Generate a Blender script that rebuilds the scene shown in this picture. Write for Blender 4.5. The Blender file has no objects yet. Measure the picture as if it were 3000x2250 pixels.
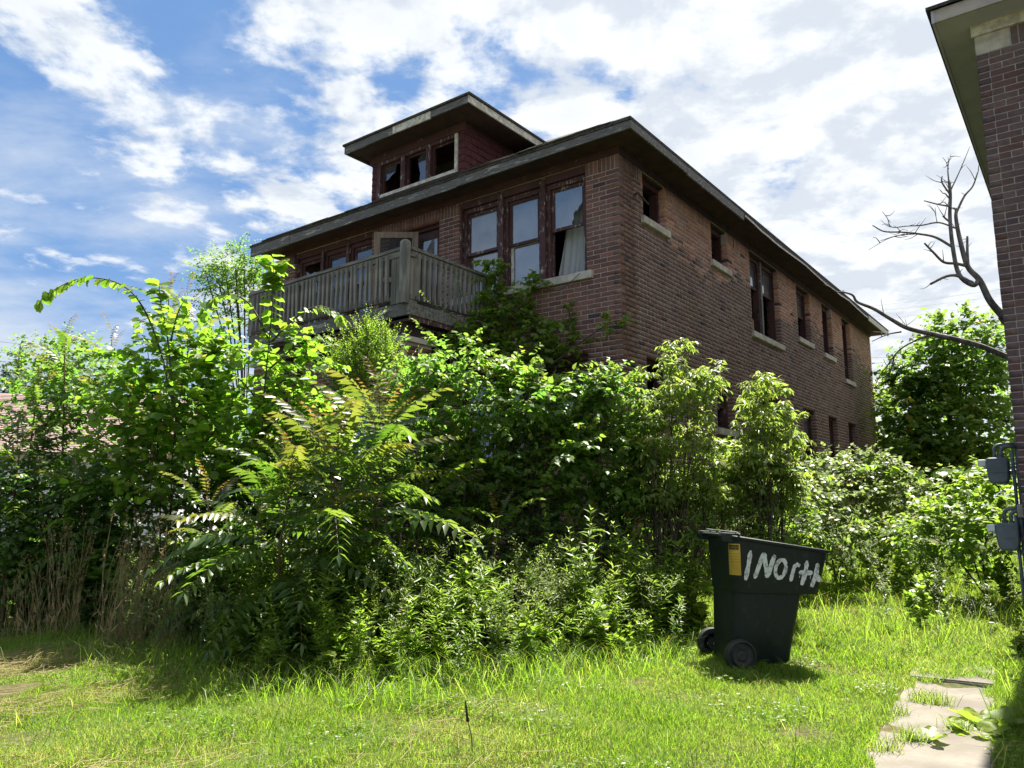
import bpy, bmesh, math, random
import numpy as np
from mathutils import Vector, Matrix

random.seed(11)
RNG = np.random.default_rng(11)
sc = bpy.context.scene
COL = sc.collection
R = math.radians

# ------------------------------------------------------------------ camera
EYE = 1.4
PITCH = R(8.92)
FPX = 2230.0                     # focal length in pixels of a 3000 px wide frame
cam_d = bpy.data.cameras.new('camera')
cam_d.sensor_width = 36.0
cam_d.lens = FPX / 3000.0 * 36.0
cam_d.clip_start = 0.05
cam_d.clip_end = 2000.0
cam = bpy.data.objects.new('camera', cam_d)
COL.objects.link(cam)
cam.location = (0, 0, EYE)
cam.rotation_euler = (math.pi / 2 + PITCH, 0, 0)
sc.camera = cam
sc.render.resolution_x = 1024
sc.render.resolution_y = 768

# ------------------------------------------------------------------ sun, sky, exposure
SUN_AZ, SUN_EL = R(32), R(63)
sun_d = bpy.data.lights.new('sun', 'SUN')
sun_d.energy = 5.0
sun_d.angle = R(0.5)
sun_d.color = (1.0, 0.95, 0.85)
sun = bpy.data.objects.new('sun', sun_d)
COL.objects.link(sun)
sdir = Vector((math.sin(SUN_AZ) * math.cos(SUN_EL), math.cos(SUN_AZ) * math.cos(SUN_EL), math.sin(SUN_EL)))
sun.rotation_euler = (-sdir).to_track_quat('-Z', 'Y').to_euler()

world = bpy.data.worlds.new('World')
sc.world = world
world.use_nodes = True
wt = world.node_tree
for n in list(wt.nodes):
    wt.nodes.remove(n)


def wn(kind, **kw):
    n = wt.nodes.new(kind)
    for k, v in kw.items():
        setattr(n, k, v)
    return n


def wl(a, b):
    wt.links.new(a, b)


def wmath(op, a, b=None, c=None, clamp=False):
    n = wn('ShaderNodeMath', operation=op, use_clamp=clamp)
    for i, v in enumerate((a, b, c)):
        if v is None:
            continue
        if isinstance(v, (int, float)):
            n.inputs[i].default_value = v
        else:
            wl(v, n.inputs[i])
    return n.outputs[0]


def wramp(x, lo, hi):
    n = wn('ShaderNodeMapRange', interpolation_type='SMOOTHSTEP')
    wl(x, n.inputs['Value'])
    n.inputs['From Min'].default_value = lo
    n.inputs['From Max'].default_value = hi
    return n.outputs[0]


def wmix(f, a, b):
    n = wn('ShaderNodeMix', data_type='RGBA')
    if isinstance(f, (int, float)):
        n.inputs[0].default_value = f
    else:
        wl(f, n.inputs[0])
    for sock, v in ((n.inputs[6], a), (n.inputs[7], b)):
        if isinstance(v, tuple):
            sock.default_value = (*v, 1)
        else:
            wl(v, sock)
    return n.outputs[2]


sky = wn('ShaderNodeTexSky')
sky.sky_type = 'NISHITA'
sky.sun_disc = False
sky.sun_elevation = SUN_EL
sky.sun_rotation = SUN_AZ
sky.air_density = 1.0
sky.dust_density = 0.6
sky.ozone_density = 2.5
tc = wn('ShaderNodeTexCoord')
sep = wn('ShaderNodeSeparateXYZ')
wl(tc.outputs['Generated'], sep.inputs[0])
dx, dy, dz = sep.outputs
hz = wmath('ADD', wmath('MAXIMUM', dz, 0.0), 0.16)
px = wmath('DIVIDE', dx, hz)
py = wmath('DIVIDE', dy, hz)


def wnoise(sx, sy, ox, oy, scale, detail, rough, lac=2.0, dist=0.0):
    c = wn('ShaderNodeCombineXYZ')
    wl(wmath('MULTIPLY_ADD', px, sx, ox), c.inputs[0])
    wl(wmath('MULTIPLY_ADD', py, sy, oy), c.inputs[1])
    n = wn('ShaderNodeTexNoise')
    n.inputs['Scale'].default_value = scale
    n.inputs['Detail'].default_value = detail
    n.inputs['Roughness'].default_value = rough
    n.inputs['Lacunarity'].default_value = lac
    n.inputs['Distortion'].default_value = dist
    wl(c.outputs[0], n.inputs['Vector'])
    return n.outputs[0]


SKY_STRENGTH = 0.05
big = wnoise(1, 1, 3.1, 7.7, 0.9, 3, 0.5)                    # where the deck is open
puff = wnoise(1, 1, 1.3, 2.2, 4.4, 8, 0.57, dist=0.12)        # the broken altocumulus
puff2 = wnoise(1, 1, 1.33, 2.28, 4.4, 8, 0.57, dist=0.12)     # the same, sampled a little toward the sun
wisp = wnoise(0.9, 1.3, 5.0, 1.0, 1.6, 7, 0.60, dist=0.2)    # thin veil
cover = wmath('ADD', wmath('MULTIPLY', big, 0.55), wmath('MULTIPLY', px, 0.20))
cover = wmath('ADD', cover, wmath('MULTIPLY', puff, 0.95))
fine = wnoise(1, 1, 4.3, 8.2, 11.0, 6, 0.62)
cover = wmath('ADD', cover, wmath('MULTIPLY', wmath('SUBTRACT', fine, 0.5), 0.22))
cmask = wramp(cover, 0.595, 0.745)
vmask = wmath('MULTIPLY', wramp(wmath('ADD', wisp, wmath('MULTIPLY', wmath('SUBTRACT', 0.45, dz), 0.5)), 0.42, 0.80), 0.8)
shade = wramp(wmath('ADD', wmath('SUBTRACT', puff2, puff), wmath('MULTIPLY', wmath('SUBTRACT', fine, 0.5), 0.26)), -0.08, 0.10)
thick = wramp(puff, 0.50, 0.75)
cloud = wmix(wmath('MULTIPLY', wmath('ADD', wmath('MULTIPLY', shade, 0.7), wmath('MULTIPLY', thick, 0.35)), 0.9), (6.1, 6.3, 6.45), (3.45, 3.95, 4.75))
veil = (4.8, 5.2, 5.7)
deep = wmix(0.7, sky.outputs[0], (0.95, 2.1, 4.3))
c1 = wmix(vmask, deep, veil)
c2 = wmix(cmask, c1, cloud)
bg = wn('ShaderNodeBackground')
bg.inputs['Strength'].default_value = SKY_STRENGTH
wl(c2, bg.inputs['Color'])
wo = wn('ShaderNodeOutputWorld')
wl(bg.outputs[0], wo.inputs['Surface'])

vs = sc.view_settings
vs.view_transform = 'Standard'
vs.look = 'None'
vs.gamma = 1.0
vs.exposure = 1.75
vs.use_curve_mapping = False
sc.cycles.max_bounces = 8
sc.cycles.diffuse_bounces = 3
sc.cycles.transmission_bounces = 5
sc.cycles.transparent_max_bounces = 8
sc.cycles.caustics_reflective = False
sc.cycles.caustics_refractive = False


# ------------------------------------------------------------------ measuring helper
def at(u, v, Y):
    """point that a surveyor at the camera sees at photo pixel (u, v) and Y metres ahead"""
    x = (u - 1500) / FPX
    y = (1125 - v) / FPX
    d = (x, math.cos(PITCH) - y * math.sin(PITCH), math.sin(PITCH) + y * math.cos(PITCH))
    t = Y / d[1]
    return Vector((d[0] * t, Y, d[2] * t + EYE))


# ------------------------------------------------------------------ materials
def new_mat(name):
    m = bpy.data.materials.new(name)
    m.use_nodes = True
    nt = m.node_tree
    for n in list(nt.nodes):
        nt.nodes.remove(n)
    out = nt.nodes.new('ShaderNodeOutputMaterial')
    return m, nt, out


class NB:
    def __init__(self, nt):
        self.nt = nt

    def n(self, kind, **kw):
        n = self.nt.nodes.new(kind)
        for k, v in kw.items():
            setattr(n, k, v)
        return n

    def l(self, a, b):
        self.nt.links.new(a, b)

    def put(self, sock, v):
        if isinstance(v, (int, float)):
            sock.default_value = v
        elif isinstance(v, tuple):
            sock.default_value = (*v, 1) if len(v) == 3 and sock.type == 'RGBA' else v
        else:
            self.l(v, sock)

    def math(self, op, a, b=None, c=None, clamp=False):
        n = self.n('ShaderNodeMath', operation=op, use_clamp=clamp)
        for i, v in enumerate((a, b, c)):
            if v is not None:
                self.put(n.inputs[i], v)
        return n.outputs[0]

    def mix(self, f, a, b, blend='MIX'):
        n = self.n('ShaderNodeMix', data_type='RGBA', blend_type=blend)
        self.put(n.inputs[0], f)
        self.put(n.inputs[6], a)
        self.put(n.inputs[7], b)
        return n.outputs[2]

    def noise(self, scale, detail=4, rough=0.55, stretch=None, coord='Object', dist=0.0):
        tc = self.n('ShaderNodeTexCoord')
        v = tc.outputs[coord]
        if stretch:
            mp = self.n('ShaderNodeMapping')
            mp.inputs['Scale'].default_value = stretch
            self.l(v, mp.inputs[0])
            v = mp.outputs[0]
        n = self.n('ShaderNodeTexNoise')
        n.inputs['Scale'].default_value = scale
        n.inputs['Detail'].default_value = detail
        n.inputs['Roughness'].default_value = rough
        n.inputs['Distortion'].default_value = dist
        self.l(v, n.inputs['Vector'])
        return n.outputs[0]

    def ramp(self, x, lo, hi, a=0.0, b=1.0):
        n = self.n('ShaderNodeMapRange', interpolation_type='SMOOTHSTEP')
        self.put(n.inputs['Value'], x)
        n.inputs['From Min'].default_value = lo
        n.inputs['From Max'].default_value = hi
        n.inputs['To Min'].default_value = a
        n.inputs['To Max'].default_value = b
        return n.outputs[0]

    def principled(self, color, rough=0.8, spec=0.3, bump=None, bump_s=0.3, bump_d=0.01, metal=0.0):
        p = self.n('ShaderNodeBsdfPrincipled')
        self.put(p.inputs['Base Color'], color)
        self.put(p.inputs['Roughness'], rough)
        p.inputs['Specular IOR Level'].default_value = spec
        p.inputs['Metallic'].default_value = metal
        if bump is not None:
            b = self.n('ShaderNodeBump')
            b.inputs['Strength'].default_value = bump_s
            b.inputs['Distance'].default_value = bump_d
            self.l(bump, b.inputs['Height'])
            self.l(b.outputs[0], p.inputs['Normal'])
        return p


def simple_mat(name, c1, c2, scale=6, rough=0.8, spec=0.3, stretch=None, detail=5, lo=0.35, hi=0.65, bump_s=0.25, bump_d=0.006):
    m, nt, out = new_mat(name)
    b = NB(nt)
    f = b.noise(scale, detail, 0.6, stretch)
    c = b.mix(b.ramp(f, lo, hi), c1, c2)
    p = b.principled(c, rough, spec, f, bump_s, bump_d)
    b.l(p.outputs[0], out.inputs[0])
    return m


def peel_mat(name, paint, bare, amount, stretch=(1, 1, 1), scale=9, rough=0.7):
    """old paint that flakes off the wood"""
    m, nt, out = new_mat(name)
    b = NB(nt)
    f = b.noise(scale, 8, 0.68, stretch)
    g = b.noise(scale * 5, 4, 0.6, stretch)
    flake = b.ramp(b.math('ADD', f, b.math('MULTIPLY', g, 0.35)), 0.86 - amount, 0.89 - amount)
    tone = b.noise(2.5, 4, 0.6)
    pc = b.mix(b.ramp(tone, 0.3, 0.7), paint, tuple(x * 0.6 for x in paint))
    grain = b.noise(30, 5, 0.6, stretch)
    bc = b.mix(b.ramp(grain, 0.3, 0.7), bare, tuple(x * 0.5 for x in bare))
    c = b.mix(flake, pc, bc)
    p = b.principled(c, rough, 0.3, b.math('SUBTRACT', grain, flake), 0.35, 0.004)
    b.l(p.outputs[0], out.inputs[0])
    return m


def brick_mat(name, source):
    """source: 'object' takes each brick object's own colour, 'attr' the colour stored on the mesh"""
    m, nt, out = new_mat(name)
    b = NB(nt)
    if source == 'object':
        c = b.n('ShaderNodeObjectInfo').outputs['Color']
    else:
        a = b.n('ShaderNodeAttribute')
        a.attribute_name = 'col'
        c = a.outputs['Color']
    geo = b.n('ShaderNodeNewGeometry')
    nz = b.n('ShaderNodeTexNoise')
    nz.inputs['Scale'].default_value = 28
    nz.inputs['Detail'].default_value = 5
    b.l(geo.outputs['Position'], nz.inputs['Vector'])
    st = b.n('ShaderNodeTexNoise')
    st.inputs['Scale'].default_value = 1.6
    st.inputs['Detail'].default_value = 6
    b.l(geo.outputs['Position'], st.inputs['Vector'])
    c = b.mix(b.ramp(nz.outputs[0], 0.3, 0.75, 0.0, 0.55), c, (0.055, 0.042, 0.042))
    c = b.mix(b.ramp(st.outputs[0], 0.48, 0.75, 0.0, 0.35), c, (0.19, 0.165, 0.15))
    p = b.principled(c, 0.85, 0.25, nz.outputs[0], 0.35, 0.004)
    b.l(p.outputs[0], out.inputs[0])
    return m


def leaf_mat(name, dark, light, young, t_dark, t_light, gloss=0.42, mixf=0.48, spec=0.5):
    """leaf: two-sided, lets light through; 'tint' attribute 0 = mature, 1 = young"""
    m, nt, out = new_mat(name)
    b = NB(nt)
    geo = b.n('ShaderNodeNewGeometry')
    at_ = b.n('ShaderNodeAttribute')
    at_.attribute_name = 'tint'
    r = geo.outputs['Random Per Island']
    c = b.mix(r, dark, light)
    t = b.mix(r, t_dark, t_light)
    old = b.ramp(r, 0.970, 0.985)
    c = b.mix(old, c, (0.24, 0.19, 0.03))
    t = b.mix(old, t, (0.55, 0.45, 0.04))
    c = b.mix(at_.outputs['Fac'], c, young)
    t = b.mix(b.math('MULTIPLY', at_.outputs['Fac'], 0.85), t, tuple(min(1, x * 2.2) for x in young))
    p = b.principled(c, gloss, spec)
    tr = b.n('ShaderNodeBsdfTranslucent')
    b.l(t, tr.inputs[0])
    mx = b.n('ShaderNodeMixShader')
    mx.inputs[0].default_value = mixf
    b.l(p.outputs[0], mx.inputs[1])
    b.l(tr.outputs[0], mx.inputs[2])
    b.l(mx.outputs[0], out.inputs[0])
    return m


def glass_mat(name, tint, gloss_c, fac, rough=0.02, dirty=0.22):
    m, nt, out = new_mat(name)
    b = NB(nt)
    tr = b.n('ShaderNodeBsdfTransparent')
    tr.inputs[0].default_value = (*tint, 1)
    df = b.n('ShaderNodeBsdfDiffuse')
    df.inputs[0].default_value = (0.36, 0.39, 0.42, 1)
    dirt = b.noise(3.0, 6, 0.65)
    m1 = b.n('ShaderNodeMixShader')
    b.put(m1.inputs[0], b.ramp(dirt, 0.3, 0.75, dirty * 0.4, dirty))
    b.l(tr.outputs[0], m1.inputs[1])
    b.l(df.outputs[0], m1.inputs[2])
    gl = b.n('ShaderNodeBsdfGlossy')
    gl.inputs['Color'].default_value = (*gloss_c, 1)
    gl.inputs['Roughness'].default_value = rough
    lw = b.n('ShaderNodeFresnel')
    lw.inputs[0].default_value = 1.5
    m2 = b.n('ShaderNodeMixShader')
    b.put(m2.inputs[0], b.math('MULTIPLY_ADD', lw.outputs[0], 1.0, fac, clamp=True))
    b.l(m1.outputs[0], m2.inputs[1])
    b.l(gl.outputs[0], m2.inputs[2])
    b.l(m2.outputs[0], out.inputs[0])
    return m


M = {}
M['brick_piece'] = brick_mat('brick_piece', 'object')
M['brick_field'] = brick_mat('brick_field', 'attr')
M['mortar'] = simple_mat('mortar', (0.54, 0.47, 0.44), (0.38, 0.33, 0.315), 14, 0.95, 0.1)
M['mortar_n'] = simple_mat('mortar_neighbour', (0.42, 0.39, 0.38), (0.31, 0.29, 0.285), 14, 0.95, 0.1)
M['stone'] = simple_mat('limestone', (0.50, 0.47, 0.41), (0.33, 0.31, 0.28), 7, 0.85, 0.2)
M['maroon'] = peel_mat('maroon_paint', (0.080, 0.036, 0.038), (0.24, 0.21, 0.21), 0.05, (1, 1, 0.5))
M['maroon_peel'] = peel_mat('maroon_paint_peeling', (0.085, 0.040, 0.042), (0.42, 0.38, 0.37), 0.11, (1, 1, 0.35), 22)
M['maroon_dark'] = simple_mat('maroon_soffit', (0.075, 0.046, 0.052), (0.048, 0.034, 0.040), 5, 0.8, 0.2)
M['grey_wood'] = peel_mat('weathered_fascia', (0.33, 0.32, 0.30), (0.14, 0.135, 0.13), 0.28, (0.35, 3, 3), 7)
M['rail_wood'] = simple_mat('weathered_rail_wood', (0.23, 0.225, 0.21), (0.11, 0.108, 0.10), 10, 0.85, 0.2, (1.2, 1.2, 0.22))
M['rail_wood_h'] = simple_mat('weathered_rail_board', (0.21, 0.205, 0.19), (0.095, 0.094, 0.09), 9, 0.85, 0.2, (0.25, 3, 3))
M['siding'] = simple_mat('dormer_shingle', (0.105, 0.034, 0.036), (0.060, 0.024, 0.028), 12, 0.85, 0.2)
M['roof'] = simple_mat('asphalt_shingle', (0.085, 0.078, 0.070), (0.040, 0.038, 0.036), 22, 0.95, 0.1)
M['room_shade'] = simple_mat('shade_toned_plaster', (0.10, 0.10, 0.11), (0.06, 0.06, 0.07), 3, 0.95, 0.1)  # indoor shade put into the plaster colour, so the windows show dark
M['board_pale'] = simple_mat('raw_plywood', (0.42, 0.29, 0.17), (0.33, 0.22, 0.12), 5, 0.8, 0.2, (3, 3, 0.4))
M['white_chip'] = simple_mat('chalky_white_paint', (0.62, 0.61, 0.55), (0.38, 0.36, 0.32), 14, 0.8, 0.2)
M['glass'] = glass_mat('old_glass', (0.55, 0.62, 0.66), (0.75, 0.80, 0.86), 0.16, 0.05, 0.5)
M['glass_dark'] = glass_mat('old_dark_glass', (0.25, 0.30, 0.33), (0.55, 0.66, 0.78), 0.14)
m, nt, out = new_mat('plastic_sheet')
b = NB(nt)
df = b.principled((0.66, 0.70, 0.72), 0.35, 0.5)
tr = b.n('ShaderNodeBsdfTranslucent')
tr.inputs[0].default_value = (0.6, 0.66, 0.7, 1)
ts = b.n('ShaderNodeBsdfTransparent')
x1 = b.n('ShaderNodeMixShader')
x1.inputs[0].default_value = 0.35
b.l(df.outputs[0], x1.inputs[1])
b.l(tr.outputs[0], x1.inputs[2])
x2 = b.n('ShaderNodeMixShader')
x2.inputs[0].default_value = 0.22
b.l(x1.outputs[0], x2.inputs[1])
b.l(ts.outputs[0], x2.inputs[2])
b.l(x2.outputs[0], out.inputs[0])
M['plastic_sheet'] = m


# ------------------------------------------------------------------ objects and meshes
def tag(o, label=None, cat=None, group=None, kind=None):
    if label:
        o['label'] = label
    if cat:
        o['category'] = cat
    if group:
        o['group'] = group
    if kind:
        o['kind'] = kind
    return o


def empty(name, loc=(0, 0, 0), rz=0.0, parent=None):
    o = bpy.data.objects.new(name, None)
    COL.objects.link(o)
    o.location = loc
    o.rotation_euler = (0, 0, rz)
    o.parent = parent
    o.empty_display_size = 0.2
    return o


def link(name, me, mat, parent=None, loc=None):
    o = bpy.data.objects.new(name, me)
    COL.objects.link(o)
    if mat is not None and not me.materials:
        me.materials.append(mat)
    if parent is not None:
        o.parent = parent
    if loc is not None:
        o.location = loc
    return o


class MB:
    """collects shapes into one mesh"""

    def __init__(self):
        self.v = []
        self.f = []

    def add(self, vs_, fs_):
        n = len(self.v)
        self.v += [tuple(p) for p in vs_]
        self.f += [tuple(i + n for i in q) for q in fs_]
        return self

    def box(self, x0, y0, z0, x1, y1, z1):
        if x1 < x0: x0, x1 = x1, x0
        if y1 < y0: y0, y1 = y1, y0
        if z1 < z0: z0, z1 = z1, z0
        return self.add([(x0, y0, z0), (x1, y0, z0), (x1, y1, z0), (x0, y1, z0), (x0, y0, z1), (x1, y0, z1), (x1, y1, z1), (x0, y1, z1)],
                        [(0, 3, 2, 1), (4, 5, 6, 7), (0, 1, 5, 4), (1, 2, 6, 5), (2, 3, 7, 6), (3, 0, 4, 7)])

    def beam(self, a, c, w, h, up=(0, 0, 1)):
        a = Vector(a); c = Vector(c)
        d = (c - a).normalized()
        u = Vector(up)
        s = d.cross(u).normalized()
        u = s.cross(d).normalized()
        vs_ = []
        for p in (a, c):
            for i, j in ((-1, -1), (1, -1), (1, 1), (-1, 1)):
                vs_.append(p + s * (w / 2 * i) + u * (h / 2 * j))
        return self.add(vs_, [(0, 1, 2, 3), (7, 6, 5, 4), (0, 4, 5, 1), (1, 5, 6, 2), (2, 6, 7, 3), (3, 7, 4, 0)])

    def tube(self, pts, radii, n=6, caps=True):
        pts = [Vector(p) for p in pts]
        if isinstance(radii, (int, float)):
            radii = [radii] * len(pts)
        rings = []
        ref = None
        for i, p in enumerate(pts):
            d = (pts[min(i + 1, len(pts) - 1)] - pts[max(i - 1, 0)]).normalized()
            if ref is None:
                ref = Vector((1, 0, 0)) if abs(d.x) < 0.8 else Vector((0, 1, 0))
            s = d.cross(ref).normalized()
            ref2 = s.cross(d).normalized()
            ref = ref2
            rings.append([p + (s * math.cos(2 * math.pi * k / n) + ref2 * math.sin(2 * math.pi * k / n)) * radii[i] for k in range(n)])
        vs_ = [q for r_ in rings for q in r_]
        fs_ = []
        for i in range(len(pts) - 1):
            for k in range(n):
                a_ = i * n + k
                b_ = i * n + (k + 1) % n
                fs_.append((a_, b_, b_ + n, a_ + n))
        if caps:
            fs_.append(tuple(reversed(range(n))))
            fs_.append(tuple((len(pts) - 1) * n + k for k in range(n)))
        return self.add(vs_, fs_)

    def poly(self, pts, ext):
        """flat polygon extruded by the vector ext"""
        n = len(pts)
        e = Vector(ext)
        vs_ = [Vector(p) for p in pts] + [Vector(p) + e for p in pts]
        fs_ = [tuple(range(n)), tuple(reversed(range(n, 2 * n)))]
        for i in range(n):
            j = (i + 1) % n
            fs_.append((j, i, i + n, j + n))
        return self.add(vs_, fs_)

    def mesh(self, name, smooth=False, fix=False):
        me = bpy.data.meshes.new(name)
        me.from_pydata(self.v, [], self.f)
        if fix:
            bm = bmesh.new()
            bm.from_mesh(me)
            bmesh.ops.recalc_face_normals(bm, faces=bm.faces)
            bm.to_mesh(me)
            bm.free()
        if smooth:
            for p in me.polygons:
                p.use_smooth = True
        me.update()
        return me

    def build(self, name, mat, parent=None, smooth=False, fix=False):
        return link(name, self.mesh(name, smooth, fix), mat, parent)


def fast_mesh(name, V, F, attrs=None, smooth=False):
    """V (n,3), F (m,k) numpy arrays; attrs {name: per-vertex float array or (n,3) colour}"""
    me = bpy.data.meshes.new(name)
    n, m_, k = len(V), len(F), F.shape[1]
    me.vertices.add(n)
    me.vertices.foreach_set('co', np.ascontiguousarray(V, dtype=np.float32).ravel())
    me.loops.add(m_ * k)
    me.loops.foreach_set('vertex_index', np.ascontiguousarray(F, dtype=np.int32).ravel())
    me.polygons.add(m_)
    me.polygons.foreach_set('loop_start', np.arange(0, m_ * k, k, dtype=np.int32))
    if smooth:
        me.polygons.foreach_set('use_smooth', np.ones(m_, dtype=bool))
    for nm, arr in (attrs or {}).items():
        arr = np.asarray(arr, dtype=np.float32)
        if arr.ndim == 1:
            a_ = me.attributes.new(nm, 'FLOAT', 'POINT')
            a_.data.foreach_set('value', arr)
        else:
            a_ = me.attributes.new(nm, 'FLOAT_COLOR', 'POINT')
            a_.data.foreach_set('color', np.concatenate([arr, np.ones((n, 1), np.float32)], 1).ravel())
    me.update(calc_edges=True)
    me.validate()
    return me


def nrm(a):
    return a / np.maximum(np.linalg.norm(a, axis=-1, keepdims=True), 1e-9)

m, nt, out = new_mat('insect_screen')
b = NB(nt)
df = b.principled((0.03, 0.032, 0.035), 0.7, 0.2)
ts = b.n('ShaderNodeBsdfTransparent')
x1 = b.n('ShaderNodeMixShader')
x1.inputs[0].default_value = 0.45
b.l(df.outputs[0], x1.inputs[1])
b.l(ts.outputs[0], x1.inputs[2])
b.l(x1.outputs[0], out.inputs[0])
M['screen'] = m
M['door_wood'] = simple_mat('bare_door_wood', (0.21, 0.165, 0.125), (0.14, 0.11, 0.085), 7, 0.8, 0.2, (3, 3, 0.4))


# ------------------------------------------------------------------ the ground
def gz(x, y):
    x = np.asarray(x, dtype=float); y = np.asarray(y, dtype=float)
    z = 0.025 * np.sin(x * 1.3 + 0.7) * np.cos(y * 1.1) + 0.018 * np.sin(x * 2.9 - y * 2.3) + 0.012 * np.sin(x * 5.3 + y * 4.1)
    rise = np.clip((y - 8.0) / 6.0, 0, 1)
    near = np.clip(1 - (np.hypot(x, y) - 30) / 30, 0, 1)
    return (z + 0.18 * rise * rise) * near


gx = np.unique(np.concatenate([np.linspace(-400, -20, 12), np.arange(-20, 24, 0.4), np.linspace(24, 400, 12)]))
gy = np.unique(np.concatenate([np.linspace(-60, 0, 5), np.arange(0, 34, 0.4), np.linspace(34, 700, 14)]))
GX, GY = np.meshgrid(gx, gy)
V = np.stack([GX.ravel(), GY.ravel(), gz(GX, GY).ravel()], 1)
nx, ny = len(gx), len(gy)
I, J = np.meshgrid(np.arange(nx - 1), np.arange(ny - 1))
q = (J * nx + I).ravel()
F = np.stack([q, q + 1, q + nx + 1, q + nx], 1)
m, nt, out = new_mat('soil_and_thatch')
b = NB(nt)
n1 = b.noise(0.9, 6, 0.6)
n2 = b.noise(14, 6, 0.7)
c = b.mix(b.ramp(n1, 0.35, 0.65), (0.050, 0.062, 0.018), (0.085, 0.072, 0.035))
c = b.mix(b.ramp(n2, 0.45, 0.75), c, (0.15, 0.125, 0.07))
b.l(b.principled(c, 0.95, 0.1, n2, 0.6, 0.03).outputs[0], out.inputs[0])
M['soil'] = m
tag(link('ground', fast_mesh('ground', V, F, smooth=True), M['soil']), kind='structure')

# concrete path beside the lawn
m, nt, out = new_mat('worn_concrete')
b = NB(nt)
n1 = b.noise(2.2, 6, 0.6)
n2 = b.noise(60, 4, 0.7)
n3 = b.noise(9, 7, 0.7)
c = b.mix(b.ramp(n1, 0.3, 0.7), (0.215, 0.195, 0.165), (0.14, 0.125, 0.105))
c = b.mix(b.ramp(n2, 0.5, 0.8, 0, 0.6), c, (0.16, 0.14, 0.11))
c = b.mix(b.ramp(n3, 0.58, 0.72, 0, 0.65), c, (0.17, 0.145, 0.10))
b.l(b.principled(c, 0.95, 0.1, n2, 0.5, 0.006).outputs[0], out.inputs[0])
M['concrete'] = m
PATH_A = R(32.5)
pd = Vector((math.sin(PATH_A), math.cos(PATH_A), 0))
pp = Vector((math.cos(PATH_A), -math.sin(PATH_A), 0))
path_root = empty('path', (2.22, 4.35, 0))
tag(path_root, kind='structure')
for i in range(-3, 4):
    bm = bmesh.new()
    bmesh.ops.create_cube(bm, size=1.0)
    L0 = 0.872
    for v in bm.verts:
        v.co = Vector((v.co.x * 0.60, v.co.y * L0, v.co.z * 0.12))
    bmesh.ops.bevel(bm, geom=bm.edges[:], offset=0.012, segments=2, affect='EDGES')
    me = bpy.data.meshes.new('slab')
    bm.to_mesh(me)
    bm.free()
    o = link('slab', me, M['concrete'], path_root)
    p = pd * (0.88 * i + 0.1)
    zz = float(gz(p.x + 2.22, p.y + 4.35))
    o.location = (p.x, p.y, zz - 0.034 - (0.012 if i > 1 else 0) + 0.003 * random.uniform(-1, 1))
    o.rotation_euler = (R(random.uniform(-.5, .5)), R(random.uniform(-.5, .5)), -PATH_A + R(random.uniform(-.8, .8)))

# ------------------------------------------------------------------ the abandoned brick house
HA = R(37.2)                     # its side runs away from the camera at this bearing
HS = 1.15                        # its bricks are tall: 78 mm courses, all lengths below are in units of 1.15 m
HC = Vector((1.656, 11.167, -0.21))     # nearest corner
H = empty('abandoned_house', HC, -HA)
H.scale = (HS, HS, HS)
tag(H, 'abandoned two-storey brown brick house with broken windows and wooden balcony', 'house')
HW, HL = 7.4, 14.5               # front width, side length
COURSE, JOINT, BLEN = 0.0677, 0.0095, 0.2125
BTOP = 6.087


def PF(u, d, z):                 # front wall: u metres left of the corner, d metres in
    return (-u, d, z)


def PS(u, d, z):                 # side wall: u metres back from the corner, d metres in
    return (-d, u, z)


def pbox(mb, P, u0, d0, z0, u1, d1, z1):
    a_, c_ = P(u0, d0, z0), P(u1, d1, z1)
    return mb.box(*a_, *c_)


def cells(L0, L1, z0, z1, ops):
    """rectangles that fill the wall round its openings"""
    us = sorted({L0, L1, *[o[0] for o in ops], *[o[1] for o in ops]})
    res = []
    for a_, c_ in zip(us[:-1], us[1:]):
        mid = (a_ + c_) / 2
        cuts = sorted((o[2], o[3]) for o in ops if o[0] < mid < o[1])
        z = z0
        for lo, hi in cuts:
            if lo > z:
                res.append((a_, c_, z, lo))
            z = max(z, hi)
        if z < z1:
            res.append((a_, c_, z, z1))
    return res


def lay_bricks(L0, L1, z0, z1, ops, phase=0, first=0.0, alt=0.0):
    """running bond: list of (u0, u1, z0, z1); 'alt' shortens the start of every other course for the quoin"""
    res = []
    i = 0
    z = z0
    while z + COURSE <= z1 + 1e-4:
        zc = z + COURSE / 2
        s = L0 + (alt if i % 2 == phase else 0.0)
        free = [(s, L1)]
        for o in ops:
            if o[2] < zc < o[3]:
                nf = []
                for a_, c_ in free:
                    if o[1] <= a_ or o[0] >= c_:
                        nf.append((a_, c_))
                        continue
                    if o[0] > a_: nf.append((a_, o[0]))
                    if o[1] < c_: nf.append((o[1], c_))
                free = nf
        off = (i % 2) * BLEN / 2
        for a_, c_ in free:
            k = math.floor((a_ - L0 - off) / BLEN)
            u = L0 + off + k * BLEN
            while u < c_:
                p0, p1 = max(u, a_), min(u + BLEN - JOINT, c_)
                if p1 - p0 > 0.012:
                    res.append((p0, p1, z + JOINT / 2, z + COURSE - JOINT / 2))
                u += BLEN
        z += COURSE
        i += 1
    return res


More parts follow.
